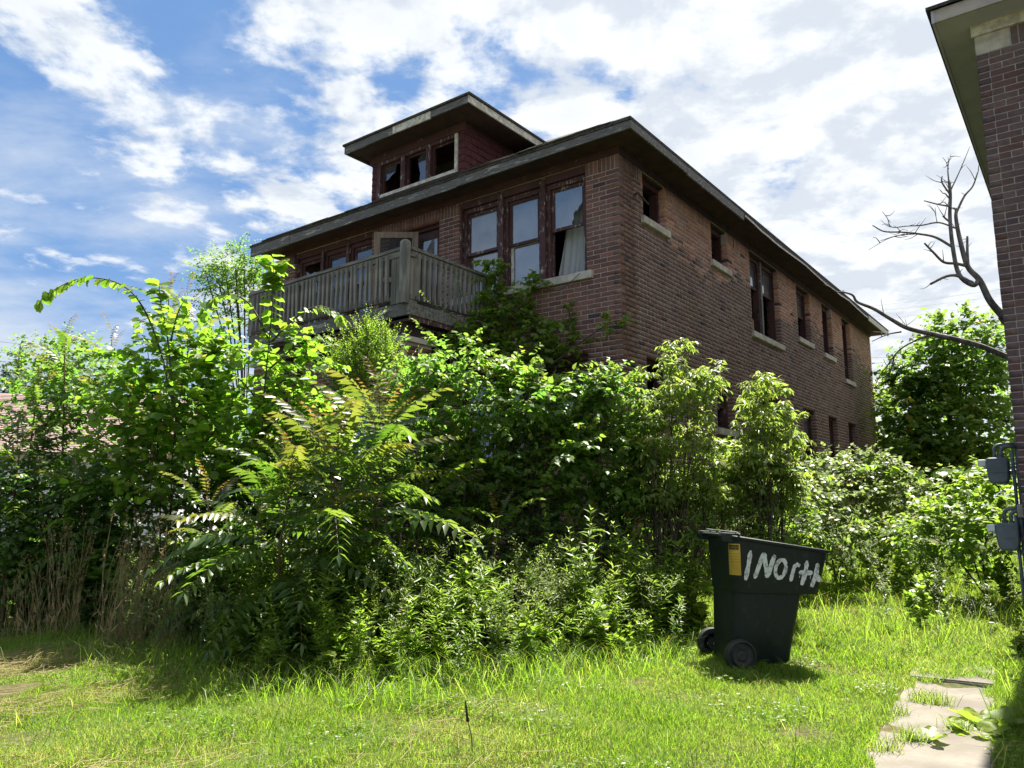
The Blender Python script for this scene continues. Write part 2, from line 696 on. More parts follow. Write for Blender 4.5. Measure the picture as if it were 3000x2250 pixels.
front_ops = [(0.52, 2.86, 4.53, 6.06), (3.27, 4.43, 4.0, 5.93), (4.84, 6.98, 4.53, 6.06),
             (0.52, 2.86, 1.95, 3.40), (3.27, 4.43, 1.25, 3.40), (4.84, 6.98, 1.95, 3.40)]
side_wins = [(0.68, 1.40, 5.40, 6.06), (3.12, 3.82, 5.40, 6.06), (4.91, 6.54, 4.52, 6.06), (7.71, 8.64, 4.90, 6.06),
             (9.63, 10.45, 4.86, 6.06), (11.42, 12.24, 4.48, 6.06),
             (0.66, 1.36, 2.60, 3.40), (3.08, 3.78, 2.60, 3.40), (4.91, 6.52, 1.90, 3.40), (7.72, 8.60, 2.20, 3.40),
             (9.63, 10.38, 2.10, 3.40), (11.41, 12.16, 2.10, 3.40)]

WT = 0.26
mb = MB()
for a_, c_, lo, hi in cells(0, HW, -0.1, 6.2, [(o[0], o[1], o[2], 6.095 if o[3] > 6 else o[3]) for o in front_ops]):
    pbox(mb, PF, a_, 0, lo, c_, WT, hi)
mb.build('front_wall', M['mortar'], H)
mb = MB()
for a_, c_, lo, hi in cells(WT, HL, -0.1, 6.2, [(o[0], o[1], o[2], 6.095 if o[3] > 6 else o[3]) for o in side_wins]):
    pbox(mb, PS, a_, 0, lo, c_, WT, hi)
mb.build('side_wall', M['mortar'], H)
mb = MB()
mb.box(-HW, WT, -0.1, -HW + WT, HL, 6.2)
mb.box(-HW + WT, HL - WT, -0.1, -WT, HL, 6.2)
mb.build('rear_walls', M['mortar'], H)
mb = MB()
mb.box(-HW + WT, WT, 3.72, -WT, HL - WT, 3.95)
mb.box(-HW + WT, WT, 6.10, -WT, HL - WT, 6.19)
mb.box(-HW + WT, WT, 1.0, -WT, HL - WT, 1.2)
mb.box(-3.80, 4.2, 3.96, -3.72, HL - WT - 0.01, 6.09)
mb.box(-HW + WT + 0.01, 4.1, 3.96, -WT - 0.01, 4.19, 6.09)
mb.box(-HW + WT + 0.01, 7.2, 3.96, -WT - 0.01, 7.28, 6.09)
mb.build('interior_floors', M['room_shade'], H)

# bricks: every one its own box; the 300 that show largest are objects, the rest one field
PAL_F = [(0.190, 0.092, 0.074), (0.168, 0.082, 0.067), (0.200, 0.106, 0.085), (0.142, 0.076, 0.066), (0.215, 0.102, 0.078), (0.175, 0.094, 0.078)]
PAL_S = [(0.186, 0.112, 0.088), (0.162, 0.096, 0.078), (0.198, 0.122, 0.096), (0.146, 0.086, 0.072), (0.188, 0.102, 0.078)]
PAL_C = [(0.4751, 0.2519, 0.1584), (0.4175, 0.2159, 0.141), (0.4463, 0.2591, 0.1799), (0.3671, 0.1871, 0.1296)]


def brick_col(face, u, z):
    if face == 'side':
        edge = 5.28 + 0.16 * math.sin(u * 1.7) + random.uniform(-0.22, 0.16)
        if z > edge and u > 0.55:
            c_ = random.choice(PAL_C)
        else:
            c_ = random.choice(PAL_S)
    else:
        c_ = random.choice(PAL_F)
    if random.random() < 0.03:
        c_ = (0.055, 0.040, 0.048)
    k = random.uniform(0.82, 1.18)
    return tuple(x * k for x in c_)


all_b = []
SOLD = 0.203
ZB0 = BTOP - SOLD + 0.003 - COURSE * math.floor((BTOP - SOLD + 0.05) / COURSE)
for u0, u1, lo, hi in lay_bricks(-0.006, HW, ZB0, BTOP - SOLD + 0.004, front_ops, 1, alt=0.1085):
    all_b.append(('front', u0, u1, lo, hi))
for u0, u1, lo, hi in lay_bricks(-0.006, HL, ZB0, BTOP - SOLD + 0.004, side_wins, 0, alt=0.1085):
    all_b.append(('side', u0, u1, lo, hi))
# soldier course on top of both walls
for face, L_, ops in (('front', HW, front_ops), ('side', HL, side_wins)):
    u = 0.1085 if face == 'side' else -0.006
    while u + 0.055 < L_:
        a_, c_ = u, u + 0.0582
        for o in ops:
            if o[3] > 5.95 and o[0] < c_ and o[1] > a_:
                if a_ < o[0]: c_ = o[0]
                elif c_ > o[1]: a_ = o[1]
                else: c_ = a_
        if c_ - a_ > 0.012:
            all_b.append((face, a_, c_, BTOP - SOLD + 0.0085, BTOP - 0.004))
        u += COURSE

rot = Matrix.Rotation(-HA, 4, 'Z')


def brick_box(face, u0, u1, lo, hi, proud):
    if face == 'front':
        return (-u1, -proud, lo, -u0, 0.0985, hi)
    return (-0.0985, u0, lo, proud, u1, hi)


def jamb(face, u0, u1, lo, hi, bx):
    """bricks beside an opening turn the corner into the reveal"""
    ops = front_ops if face == 'front' else side_wins
    zc = (lo + hi) / 2
    bx = list(bx)
    for o in ops:
        if o[2] < zc < o[3] + 0.04:
            left, right = abs(u0 - o[1]) < 0.012, abs(u1 - o[0]) < 0.012
            if left or right:
                if face == 'front':
                    bx[4] = 0.255
                    if left: bx[3] += 0.003
                    else: bx[0] -= 0.003
                else:
                    bx[0] = -0.255
                    if left: bx[1] -= 0.003
                    else: bx[4] += 0.003
    return tuple(bx)




rows = []
for face, u0, u1, lo, hi in all_b:
    proud = (0.0035 if face == 'front' else 0.0016) + random.uniform(-0.001, 0.002)
    if face == 'side' and 0.0 <= u0 and u1 < 0.42 or (face == 'side' and u0 < 0):
        proud += 0.012               # shallow corner pier
    bx = jamb(face, u0, u1, lo, hi, brick_box(face, u0, u1, lo, hi, proud))
    cen = rot @ Vector(((bx[0] + bx[3]) / 2, (bx[1] + bx[4]) / 2, (bx[2] + bx[5]) / 2)) * HS + HC
    d = (cen - Vector((0, 0, EYE))).length
    w_ = 1.0
    if cen.z < 3.9: w_ = 3.0         # behind the shrubs
    if face == 'front' and u0 > 2.9: w_ = 1.6
    if face == 'side': w_ = 1.15
    rows.append((d * w_, face, bx, brick_col(face, u0, (lo + hi) / 2)))
rows.sort(key=lambda r_: r_[0])
brick_me = MB().box(-0.5, -0.5, -0.5, 0.5, 0.5, 0.5).mesh('brick')
brick_me.materials.append(M['brick_piece'])


def place_bricks(rows_, parent, n_single):
    for _, face, bx, c_ in rows_[:n_single]:
        o = bpy.data.objects.new('brick', brick_me)
        COL.objects.link(o)
        o.parent = parent
        o.location = ((bx[0] + bx[3]) / 2, (bx[1] + bx[4]) / 2, (bx[2] + bx[5]) / 2)
        o.scale = (bx[3] - bx[0], bx[4] - bx[1], bx[5] - bx[2])
        o.color = (*c_, 1)
    rest = rows_[n_single:]
    B = np.array([r_[2] for r_ in rest])
    Cc = np.array([r_[3] for r_ in rest])
    idx = np.array([(0, 1, 2), (3, 1, 2), (3, 4, 2), (0, 4, 2), (0, 1, 5), (3, 1, 5), (3, 4, 5), (0, 4, 5)])
    Vv = B[:, idx].reshape(-1, 3)
    fq = np.array([(0, 3, 2, 1), (4, 5, 6, 7), (0, 1, 5, 4), (1, 2, 6, 5), (2, 3, 7, 6), (3, 0, 4, 7)])
    Ff = (fq[None] + 8 * np.arange(len(B))[:, None, None]).reshape(-1, 4)
    o = link('brickwork', fast_mesh('brickwork', Vv, Ff, {'col': np.repeat(Cc, 8, 0)}), M['brick_field'], parent)
    tag(o, kind='stuff')


place_bricks(rows, H, 300)


# ---- windows
def window(P, u0, u1, z0, z1, up='glass', low='glass', meet=None, depth=0.09, jw=0.055, frame='maroon', sash='maroon', stone=None, rail='maroon'):
    g = 0.003
    meet = (z0 + z1) / 2 if meet is None else meet
    mb = MB()
    pbox(mb, P, u0 + g, depth, z0 + g, u0 + jw, depth + 0.12, z1 - g)
    pbox(mb, P, u1 - jw, depth, z0 + g, u1 - g, depth + 0.12, z1 - g)
    pbox(mb, P, u0 + jw + 0.001, depth, z1 - jw - 0.02, u1 - jw - 0.001, depth + 0.12, z1 - g)
    pbox(mb, P, u0 + jw + 0.001, depth - 0.02, z0 + g, u1 - jw - 0.001, depth + 0.12, z0 + 0.045)
    fr = mb.build('window', M[frame], H)
    a_, c_ = u0 + jw + 0.003, u1 - jw - 0.003
    lo, hi = z0 + 0.048, z1 - jw - 0.024
    sw = 0.045

    def sash_at(zb, zt, d, kind, nm):
        if kind == 'none':
            return
        mb = MB()
        pbox(mb, P, a_, d, zb, a_ + sw, d + 0.035, zt)
        pbox(mb, P, c_ - sw, d, zb, c_, d + 0.035, zt)
        pbox(mb, P, a_ + sw + .001, d, zb, c_ - sw - .001, d + 0.035, zb + sw)
        pbox(mb, P, a_ + sw + .001, d, zt - sw, c_ - sw - .001, d + 0.035, zt)
        mb.build('sash', M[rail if nm == 'low' else sash], fr)
        ga, gc, gb, gt = a_ + sw - .006, c_ - sw + .006, zb + sw - .006, zt - sw + .006
        if kind in ('glass', 'glass_dark'):
            mb = MB()
            pbox(mb, P, ga, d + 0.015, gb, gc, d + 0.019, gt)
            mb.build('pane', M[kind], fr)
        elif isinstance(kind, list):        # broken pane: outlines in 0..1 of the opening
            for poly in kind:
                mb = MB()
                pts = [P(ga + (gc - ga) * (1 - x), d + 0.015, gb + (gt - gb) * y) for x, y in poly]
                e = Vector(P(0, 0.004, 0)) - Vector(P(0, 0, 0))
                mb.poly(pts, e)
                mb.build('pane', M['glass'], fr, fix=True)

    sash_at(meet - 0.02, hi, depth + 0.035, up, 'up')
    sash_at(lo, meet + 0.02, depth + 0.075, low, 'low')
    if stone:
        mb = MB()
        pbox(mb, P, stone[0], -0.055, z0 - 0.11, stone[1], WT - 0.02, z0 - 0.003)
        o = mb.build('sill', M['stone'], fr)
        bv = o.modifiers.new('edge', 'BEVEL'); bv.width = 0.008; bv.segments = 2
    return fr


broken_big = [[(0, 0), (0.62, 0.0), (0.60, 0.10), (0.68, 0.16), (0.66, 0.30), (0.74, 0.38), (0.80, 0.36), (0.86, 0.46), (0.93, 0.50), (1, 0.58), (1, 1), (0, 1)]]
trio = [(0.555, 1.235), (1.325, 2.005), (2.095, 2.825)]
fr = window(PF, *trio[0], 4.53, 5.98, broken_big, 'none', 5.28, sash='maroon_peel', frame='maroon_peel')
window(PF, *trio[1], 4.53, 5.98, 'glass', 'glass', 5.22, rail='white_chip', frame='maroon_peel')
window(PF, *trio[2], 4.53, 5.98, 'glass', 'glass', 5.24, sash='maroon_peel', frame='maroon_peel')
mb = MB()
pbox(mb, PF, 0.42, -0.06, 4.415, 2.97, 0.22, 4.527)
o = mb.build('sill', M['stone'], fr)
bv = o.modifiers.new('edge', 'BEVEL'); bv.width = 0.008; bv.segments = 2
trioL = [(4.875, 5.49), (5.57, 6.19), (6.27, 6.945)]
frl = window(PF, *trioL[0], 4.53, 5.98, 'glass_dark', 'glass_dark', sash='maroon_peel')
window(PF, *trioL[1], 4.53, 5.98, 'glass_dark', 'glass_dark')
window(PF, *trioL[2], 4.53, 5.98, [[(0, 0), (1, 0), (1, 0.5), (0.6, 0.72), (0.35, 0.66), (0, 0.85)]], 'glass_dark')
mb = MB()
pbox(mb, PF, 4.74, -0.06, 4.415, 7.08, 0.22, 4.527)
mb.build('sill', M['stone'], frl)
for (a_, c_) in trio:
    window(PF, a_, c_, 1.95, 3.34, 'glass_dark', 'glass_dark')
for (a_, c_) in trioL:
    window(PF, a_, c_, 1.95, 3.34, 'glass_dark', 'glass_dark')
# mullions and head boards of the window groups
for lst, o0, o1, z0, z1 in ((trio, 0.52, 2.86, 4.53, 6.06), (trioL, 4.84, 6.98, 4.53, 6.06), (trio, 0.52, 2.86, 1.95, 3.40), (trioL, 4.84, 6.98, 1.95, 3.40)):
    edges = [o0 + 0.002] + [x for w_ in lst for x in w_] + [o1 - 0.002]
    for k in range(0, len(edges), 2):
        mb = MB()
        pbox(mb, PF, edges[k] + 0.001, 0.035, z0 + 0.002, edges[k + 1] - 0.001, 0.20, z1 - 0.002)
        mb.build('mullion', M['maroon_peel' if k else 'maroon'], H)
    for w_ in lst:
        mb = MB()
        pbox(mb, PF, w_[0] + 0.001, 0.045, z1 - 0.078, w_[1] - 0.001, 0.20, z1 + (0.033 if z1 > 6 else -0.002))
        mb.build('head_board', M['maroon'], H)

# side windows, each with its stone sill
sw_opts = [dict(up='none', low='none'), dict(up='none', low='none'), None, dict(up='glass', low='none'), dict(up='none', low='none'), dict(up='none', low='none'),
           dict(up='none', low='none'), dict(up='glass_dark', low='none'), None, dict(up='glass', low='none'), dict(up='glass_dark', low='none'), dict(up='glass_dark', low='glass_dark')]
for wdw, op in zip(side_wins, sw_opts):
    u0, u1, z0, z1 = wdw
    st = (u0 - 0.07, u1 + 0.07)
    if op is None:
        mid = (u0 + u1) / 2
        window(PS, u0, mid - 0.045, z0, z1, 'glass', 'none', z0 + 0.62 * (z1 - z0), depth=0.1, stone=st)
        window(PS, mid + 0.045, u1, z0, z1, 'glass', 'none', z0 + 0.62 * (z1 - z0), depth=0.1)
        mb = MB()
        pbox(mb, PS, mid - 0.042, 0.07, z0 + 0.003, mid + 0.042, 0.22, z1 - 0.003)
        mb.build('mullion', M['grey_wood'], H)
    else:
        window(PS, u0, u1, z0, z1, depth=0.1, stone=st, **op)
for (u0, u1, z0, z1) in side_wins:
    if z1 > 6:
        mb = MB()
        pbox(mb, PS, u0 + 0.003, 0.03, z1 + 0.001, u1 - 0.003, 0.24, 6.0935)
        mb.build('head_board', M['maroon_dark'], H)
# loose plywood sheet leaning inside the double window
mb = MB()
mb.poly([PS(5.80, 0.30, 4.56), PS(6.42, 0.30, 4.56), PS(6.20, 0.42, 5.02), PS(5.98, 0.46, 5.22), PS(5.80, 0.46, 5.22)], (-0.012, 0, 0))
o = mb.build('plywood_sheet', M['board_pale'], None, fix=True)
o.location = HC
o.rotation_euler = (0, 0, -HA)
o.scale = (HS, HS, HS)
tag(o, 'tan plywood sheet leaning inside the double window of the brick house', 'plywood')
# iron bracket beside the first small window
mb = MB()
mb.tube([(0.02, 0.40, 5.63), (0.07, 0.40, 5.64), (0.08, 0.46, 5.62), (0.075, 0.70, 5.575)], 0.018, 6)
mb.build('iron_bracket', M['maroon_dark'], H)


# ---- hanging plastic in the front windows
def sheet(label, u0t, u1t, u0b, u1b, zt, zb, d0=0.30, folds=7, seed=1, gather=0.0):
    rs = random.Random(seed)
    nu, nz = 26, 26
    vs_, fs_ = [], []
    ph = rs.uniform(0, 6)
    for j in range(nz + 1):
        t = j / nz
        a_ = u0t + (u0b - u0t) * t ** 1.3
        c_ = u1t + (u1b - u1t) * t ** 0.8
        for i in range(nu + 1):
            s = i / nu
            fold = 0.022 * math.sin(folds * 2 * math.pi * s + ph + 1.3 * t) + 0.012 * math.sin(folds * 5.1 * s + 4 * t)
            u = a_ + (c_ - a_) * s
            z = zt + (zb - zt) * t + 0.03 * math.sin(5 * s + ph) * t
            vs_.append(PF(u, d0 + fold * (0.4 + t) + 0.04 * math.sin(3 * t), z))
    for j in range(nz):
        for i in range(nu):
            k = j * (nu + 1) + i
            fs_.append((k, k + 1, k + nu + 2, k + nu + 1))
    o = MB().add(vs_, fs_).build('plastic_curtain', M['plastic_sheet'], None, smooth=True)
    o.location = HC
    o.rotation_euler = (0, 0, -HA)
    o.scale = (HS, HS, HS)
    tag(o, label, 'curtain', 'torn plastic in the upstairs windows')


sheet('torn pale plastic sweeping across the upstairs window beside the house corner', 0.60, 0.98, 0.60, 1.22, 5.90, 4.56, 0.31, 5, 3)
sheet('grey plastic sheet bunched in the middle upstairs window above the long sill', 1.36, 1.97, 1.40, 1.97, 5.92, 5.0, 0.36, 9, 5)
sheet('narrow gathered plastic strip hanging in the middle upstairs window', 1.40, 1.52, 1.37, 1.66, 5.92, 5.12, 0.26, 3, 8)
sheet('dull plastic sheet behind the upstairs window next to the brick pier', 2.16, 2.76, 2.14, 2.70, 5.92, 4.7, 0.34, 8, 9)
sheet('dirty plastic sheet behind the upstairs window left of the balcony door', 4.93, 5.40, 4.95, 5.43, 5.9, 4.6, 0.33, 6, 12)
sheet('sagging plastic sheet in the outermost upstairs window past the balcony door', 6.32, 6.75, 6.30, 6.88, 5.75, 4.7, 0.33, 4, 14)
# pale roller blinds in the double side window
for u0, u1, zb, lab in ((5.00, 5.62, 5.18, 'wide pale blind filling the upper sash of the double side window'), (5.86, 6.14, 5.12, 'narrow pale blind above the leaning plywood in the double side window')):
    mb = MB()
    pbox(mb, PS, u0, 0.30, zb, u1, 0.306, 5.88)
    o = mb.build('window_blind', M['white_chip'], None)
    o.location = HC
    o.rotation_euler = (0, 0, -HA)
    o.scale = (HS, HS, HS)
    tag(o, lab, 'blind', 'blinds in the double side window')

# ---- balcony door
mb = MB()
pbox(mb, PF, 3.275, 0.10, 4.0, 3.34, 0.2, 5.925)
pbox(mb, PF, 4.36, 0.10, 4.0, 4.425, 0.2, 5.925)
pbox(mb, PF, 3.341, 0.10, 5.84, 4.359, 0.2, 5.925)
dr = mb.build('balcony_door', M['maroon'], H)
mb = MB()
pbox(mb, PF, 3.345, 0.16, 4.01, 3.46, 0.2, 5.835)
pbox(mb, PF, 3.80, 0.16, 4.01, 3.92, 0.2, 5.835)
pbox(mb, PF, 3.461, 0.16, 5.70, 3.799, 0.2, 5.835)
pbox(mb, PF, 3.461, 0.16, 4.01, 3.799, 0.2, 4.9)
mb.build('door_leaf', M['maroon_dark'], dr)
mb = MB()
pbox(mb, PF, 3.455, 0.175, 4.895, 3.805, 0.18, 5.705)
mb.build('pane', M['glass'], dr)
# storm door swung open over the balcony
sd = empty('screen_door', (0, 0, 0), 0, H)
sd.location = (-3.72, -0.02, 0)
sd.rotation_euler = (0, 0, R(217))
mb = MB()
mb.box(0, -0.03, 4.02, 0.10, 0, 5.80)
mb.box(0.62, -0.03, 4.02, 0.72, 0, 5.80)
mb.box(0.101, -0.03, 5.70, 0.619, 0, 5.80)
mb.box(0.101, -0.03, 4.02, 0.619, 0, 4.25)
mb.box(0.101, -0.03, 4.95, 0.619, 0, 5.03)
mb.build('door_frame', M['door_wood'], sd)
mb = MB()
mb.box(0.095, -0.018, 4.24, 0.625, -0.012, 5.71)
mb.build('screen', M['screen'], sd)

# ---- frieze, soffit, fascia, roof
OV = 0.40
mb = MB()
pbox(mb, PF, -0.024, -0.024, BTOP, HW + 0.024, -0.001, 6.186)
mb.build('front_frieze', M['maroon'], H)
mb = MB()
mb.box(0.001, 0.0, BTOP, 0.024, HL + 0.02, 6.186)
mb.build('side_frieze', M['maroon_dark'], H)
mb = MB()
mb.box(-HW - OV, -OV, 6.187, OV, 0.25, 6.200)
mb.box(-0.25, 0.2501, 6.187, OV, HL + OV, 6.200)
mb.box(-HW - OV, 0.2501, 6.187, -HW + 0.25, HL + OV, 6.200)
mb.build('soffit', M['maroon_dark'], H)
cuts = [OV, -1.15, -2.55, -4.1, -5.2, -6.6, -HW - OV]
for k in range(len(cuts) - 1):
    dz_ = 0.0 - 0.012 * k + random.uniform(-0.004, 0.004)
    dy_ = random.uniform(-0.006, 0.004)
    mb = MB()
    x1_, x0_ = cuts[k] - (0.002 if k else 0), cuts[k + 1] + 0.002
    mb.add([(x0_, -OV - 0.028 + dy_, 6.150 + dz_ - 0.008), (x1_, -OV - 0.028 + dy_, 6.150 + dz_), (x1_, -OV - 0.001, 6.150 + dz_), (x0_, -OV - 0.001, 6.150 + dz_ - 0.008),
            (x0_, -OV - 0.028 + dy_, 6.264), (x1_, -OV - 0.028 + dy_, 6.264), (x1_, -OV - 0.001, 6.264), (x0_, -OV - 0.001, 6.264)],
           [(0, 3, 2, 1), (4, 5, 6, 7), (0, 1, 5, 4), (1, 2, 6, 5), (2, 3, 7, 6), (3, 0, 4, 7)])
    mb.build('front_fascia', M['grey_wood'], H)
for y0_, y1_, zb, mt in ((-OV - 0.028, 1.28, 6.150, 'grey_wood'), (1.284, 3.55, 6.128, 'grey_wood'), (3.554, 12.5, 6.190, 'maroon_dark'), (12.504, HL + OV, 6.13, 'white_chip')):
    mb = MB()
    mb.box(OV + 0.001, y0_, zb, OV + 0.027, y1_, 6.262)
    mb.build('side_fascia', M[mt], H)
# torn metal drip edge that hangs below the middle of the side eave
mb = MB()
pts = [(OV + 0.03, y, 6.235 - 0.05 * abs(math.sin(y * 0.9)) - 0.015 * random.random()) for y in np.linspace(3.6, 12.4, 24)]
for p0, p1 in zip(pts[:-1], pts[1:]):
    mb.beam(p0, p1, 0.006, 0.035)
mb.build('drip_edge', M['white_chip'], H)

SL = 0.62
E0 = 0.43
Z0 = 6.266
xa, xb, ya, yb = -HW - E0, E0, -E0 - 0.01, HL + E0
hw = (xb - xa) / 2
xm = (xa + xb) / 2
zr = Z0 + SL * hw
rt = 0.045
mb = MB()
pts = [(xa, ya, Z0), (xb, ya, Z0), (xb, yb, Z0), (xa, yb, Z0), (xm, ya + hw, zr), (xm, yb - hw, zr)]
top = [(p[0], p[1], p[2] + rt) for p in pts]
mb.add(pts + top, [(6, 7, 10), (7, 8, 11, 10), (8, 9, 11), (9, 6, 10, 11),
                   (1, 0, 4), (2, 1, 4, 5), (3, 2, 5), (0, 3, 5, 4),
                   (0, 1, 7, 6), (1, 2, 8, 7), (2, 3, 9, 8), (3, 0, 6, 9)])
roof = mb.build('roof', M['roof'], H)
# shingles along the front and side slopes: real tabs near the eave, a few lifted
tabm = MB().box(-0.15, 0, -0.006, 0.15, 0.16, 0.008).mesh('shingle')
tabm.materials.append(M['roof'])
ang = math.atan(SL)
cnt = 0
for row in range(3):
    x = xb - 0.45 - 0.15 * (row % 2) - row * 0.15
    while x > xa + 0.3 + row * 0.13:
        o = bpy.data.objects.new('shingle', tabm)
        COL.objects.link(o)
        o.parent = roof
        t = row * 0.125
        o.location = (x, ya - 0.02 + t * math.cos(ang) + random.uniform(-0.012, 0.012), Z0 + rt + 0.006 + (t - 0.02) * SL * math.cos(ang) + 0.004 * row)
        o.rotation_euler = (ang + R(random.choice([0, 0, 0, -3, -6])), 0, R(random.uniform(-1, 1)))
        x -= 0.302
        cnt += 1

# ---- dormer
DX0, DX1, DY0, DY1 = -4.86, -2.74, -0.02, 2.1
d_ops = [(2.93, 3.45, 6.66, 7.20), (3.56, 4.04, 6.66, 7.20), (4.15, 4.63, 6.66, 7.20)]
mb = MB()
for a_, c_, lo, hi in cells(2.74, 4.86, 6.40, 7.41, d_ops):
    pbox(mb, PF, a_, DY0, lo, c_, DY0 + 0.12, hi)
mb.box(DX0, DY0 + 0.1201, 6.40, DX0 + 0.10, DY1, 7.41)
mb.box(DX1 - 0.10, DY0 + 0.1201, 6.40, DX1, DY1, 7.41)
mb.box(DX0 + 0.101, DY1 - 0.1, 6.40, DX1 - 0.101, DY1, 7.41)
dormer = mb.build('dormer', M['maroon'], H)
tag(dormer, 'maroon shingled dormer with three broken windows')
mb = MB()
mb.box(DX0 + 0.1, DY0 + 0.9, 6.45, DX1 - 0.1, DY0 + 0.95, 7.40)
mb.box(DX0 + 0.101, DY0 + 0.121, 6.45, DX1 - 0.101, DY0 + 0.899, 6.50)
mb.build('dormer_inside', M['room_shade'], dormer)
yf = DY0
# casing boards
for u0, u1, z0, z1, mt, dd in ((2.865, 2.925, 6.60, 7.26, 'white_chip', 0.030), (3.455, 3.555, 6.63, 7.262, 'maroon_peel', 0.028), (4.045, 4.145, 6.63, 7.262, 'maroon_peel', 0.028),
                               (4.635, 4.72, 6.60, 7.26, 'maroon_peel', 0.030), (2.93, 4.63, 7.205, 7.262, 'maroon_peel', 0.022), (2.926, 4.634, 6.60, 6.655, 'white_chip', 0.034),
                               (2.70, 4.90, 7.265, 7.405, 'maroon', 0.034)):
    mb = MB()
    pbox(mb, PF, u0, yf - dd, z0, u1, yf - 0.001, z1)
    mb.build('casing', M[mt], dormer)
shards = [[[(0, 0.45), (0.22, 0.50), (0.42, 0.62), (0.62, 0.70), (0.70, 0.98), (1, 0.9), (1, 1), (0, 1)]],
          [[(0.58, 0), (0.62, 0.3), (0.55, 0.55), (0.48, 0.85), (0.62, 0.95), (0.70, 1), (1, 1), (1, 0)]],
          []]
for (u0, u1, z0, z1), sh in zip(reversed(d_ops), shards):
    mb = MB()
    for a_, c_, lo, hi in ((u0 + .002, u0 + .03, z0 + .002, z1 - .002), (u1 - .03, u1 - .002, z0 + .002, z1 - .002), (u0 + .031, u1 - .031, z1 - .03, z1 - .002), (u0 + .031, u1 - .031, z0 + .002, z0 + .035)):
        pbox(mb, PF, a_, yf + 0.03, lo, c_, yf + 0.07, hi)
    mb.build('sash', M['maroon'], dormer)
    for poly in sh:
        mb = MB()
        mb.poly([PF(u1 - .025 - (u1 - u0 - .05) * x, yf + 0.045, z0 + .03 + (z1 - z0 - .055) * y) for x, y in poly], (0, 0.004, 0))
        mb.build('pane', M['glass_dark'], dormer, fix=True)
# siding shingles: front strips and the two cheeks
for row in range(7):
    zb = 6.52 + row * 0.118
    if zb > 7.25:
        break
    for u0, u1 in ((2.74, 2.862), (4.722, 4.86)):
        mb = MB()
        mb.poly([PF(u0 + 0.001 - (0.012 if u0 < 3 else 0), yf - 0.001, zb), PF(u0 + 0.001 - (0.012 if u0 < 3 else 0), yf - 0.018, zb), PF(u0 + 0.001 - (0.012 if u0 < 3 else 0), yf - 0.006, zb + 0.125)], Vector(PF(u1 - u0 - 0.002, 0, 0)))
        mb.build('siding_shingle', M['siding'], dormer, fix=True)
    y = yf + 0.002 - 0.16 * (row % 2)
    while y < 1.9:
        y0_, y1_ = max(y, yf + 0.002), y + 0.318
        if y1_ - y0_ > 0.04:
            for sx, xx in ((1, DX1), (-1, DX0)):
                mb = MB()
                j = random.uniform(0, 0.006)
                mb.poly([(xx + sx * 0.001, y0_, zb - j), (xx + sx * (0.017 + j), y0_, zb - j), (xx + sx * 0.006, y0_, zb + 0.125)], (0, y1_ - y0_ - 0.005, 0))
                mb.build('siding_shingle', M['siding'], dormer, fix=True)
        y += 0.322
# dormer roof
rx0, rx1, ry0, ry1, rz = -5.06, -2.28, -0.46, 2.6, 7.40
mb = MB()
mb.box(rx0, ry0, rz + 0.008, rx1, ry1, rz + 0.02)
mb.build('dormer_soffit', M['maroon_dark'], dormer)
xs = [rx1 + 0.001, -3.05, -3.9, -4.55, rx0]
for k in range(4):
    mb = MB()
    mb.box(xs[k + 1] + 0.002, ry0 - 0.024 - random.uniform(0, 0.004), rz - 0.012 - 0.008 * k, xs[k] - 0.001, ry0 - 0.001, rz + 0.105)
    mb.build('dormer_fascia', M['grey_wood' if k != 1 else 'white_chip'], dormer)
mb = MB()
mb.box(rx1 + 0.001, ry0 - 0.024, rz - 0.01, rx1 + 0.024, ry1, rz + 0.105)
mb.build('dormer_fascia', M['white_chip'], dormer)
mb = MB()
mb.box(rx0 - 0.024, ry0 - 0.024, rz - 0.03, rx0 - 0.001, ry1, rz + 0.105)
mb.build('dormer_fascia', M['grey_wood'], dormer)
ex = 0.05
qa, qb, qc, qd = (rx0 - ex, ry0 - ex, rz + 0.107), (rx1 + ex, ry0 - ex, rz + 0.107), (rx1 + ex, ry1, rz + 0.107), (rx0 - ex, ry1, rz + 0.107)
mxx = (rx0 + rx1) / 2
ap, aq = (mxx, ry0 + 1.3, rz + 0.50), (mxx, ry1, rz + 0.50)
up = lambda p: (p[0], p[1], p[2] + 0.035)
mb = MB()
mb.add([qa, qb, qc, qd, ap, aq] + [up(p) for p in (qa, qb, qc, qd, ap, aq)],
       [(6, 7, 10), (7, 8, 11, 10), (9, 6, 10, 11), (1, 0, 4), (2, 1, 4, 5), (0, 3, 5, 4), (0, 1, 7, 6), (1, 2, 8, 7), (3, 0, 6, 9), (2, 5, 11, 8), (5, 3, 9, 11)])
mb.build('dormer_roof', M['roof'], dormer)
# dark flashing skirt under the dormer sill
mb = MB()
for k, (zb, zt, yy) in enumerate(((6.535, 6.565, -0.075), (6.567, 6.597, -0.055))):
    pbox(mb, PF, 2.80 + 0.03 * k, yy, zb, 4.80 - 0.02 * k, yf - 0.002, zt)
mb.build('flashing', M['maroon_dark'], dormer)

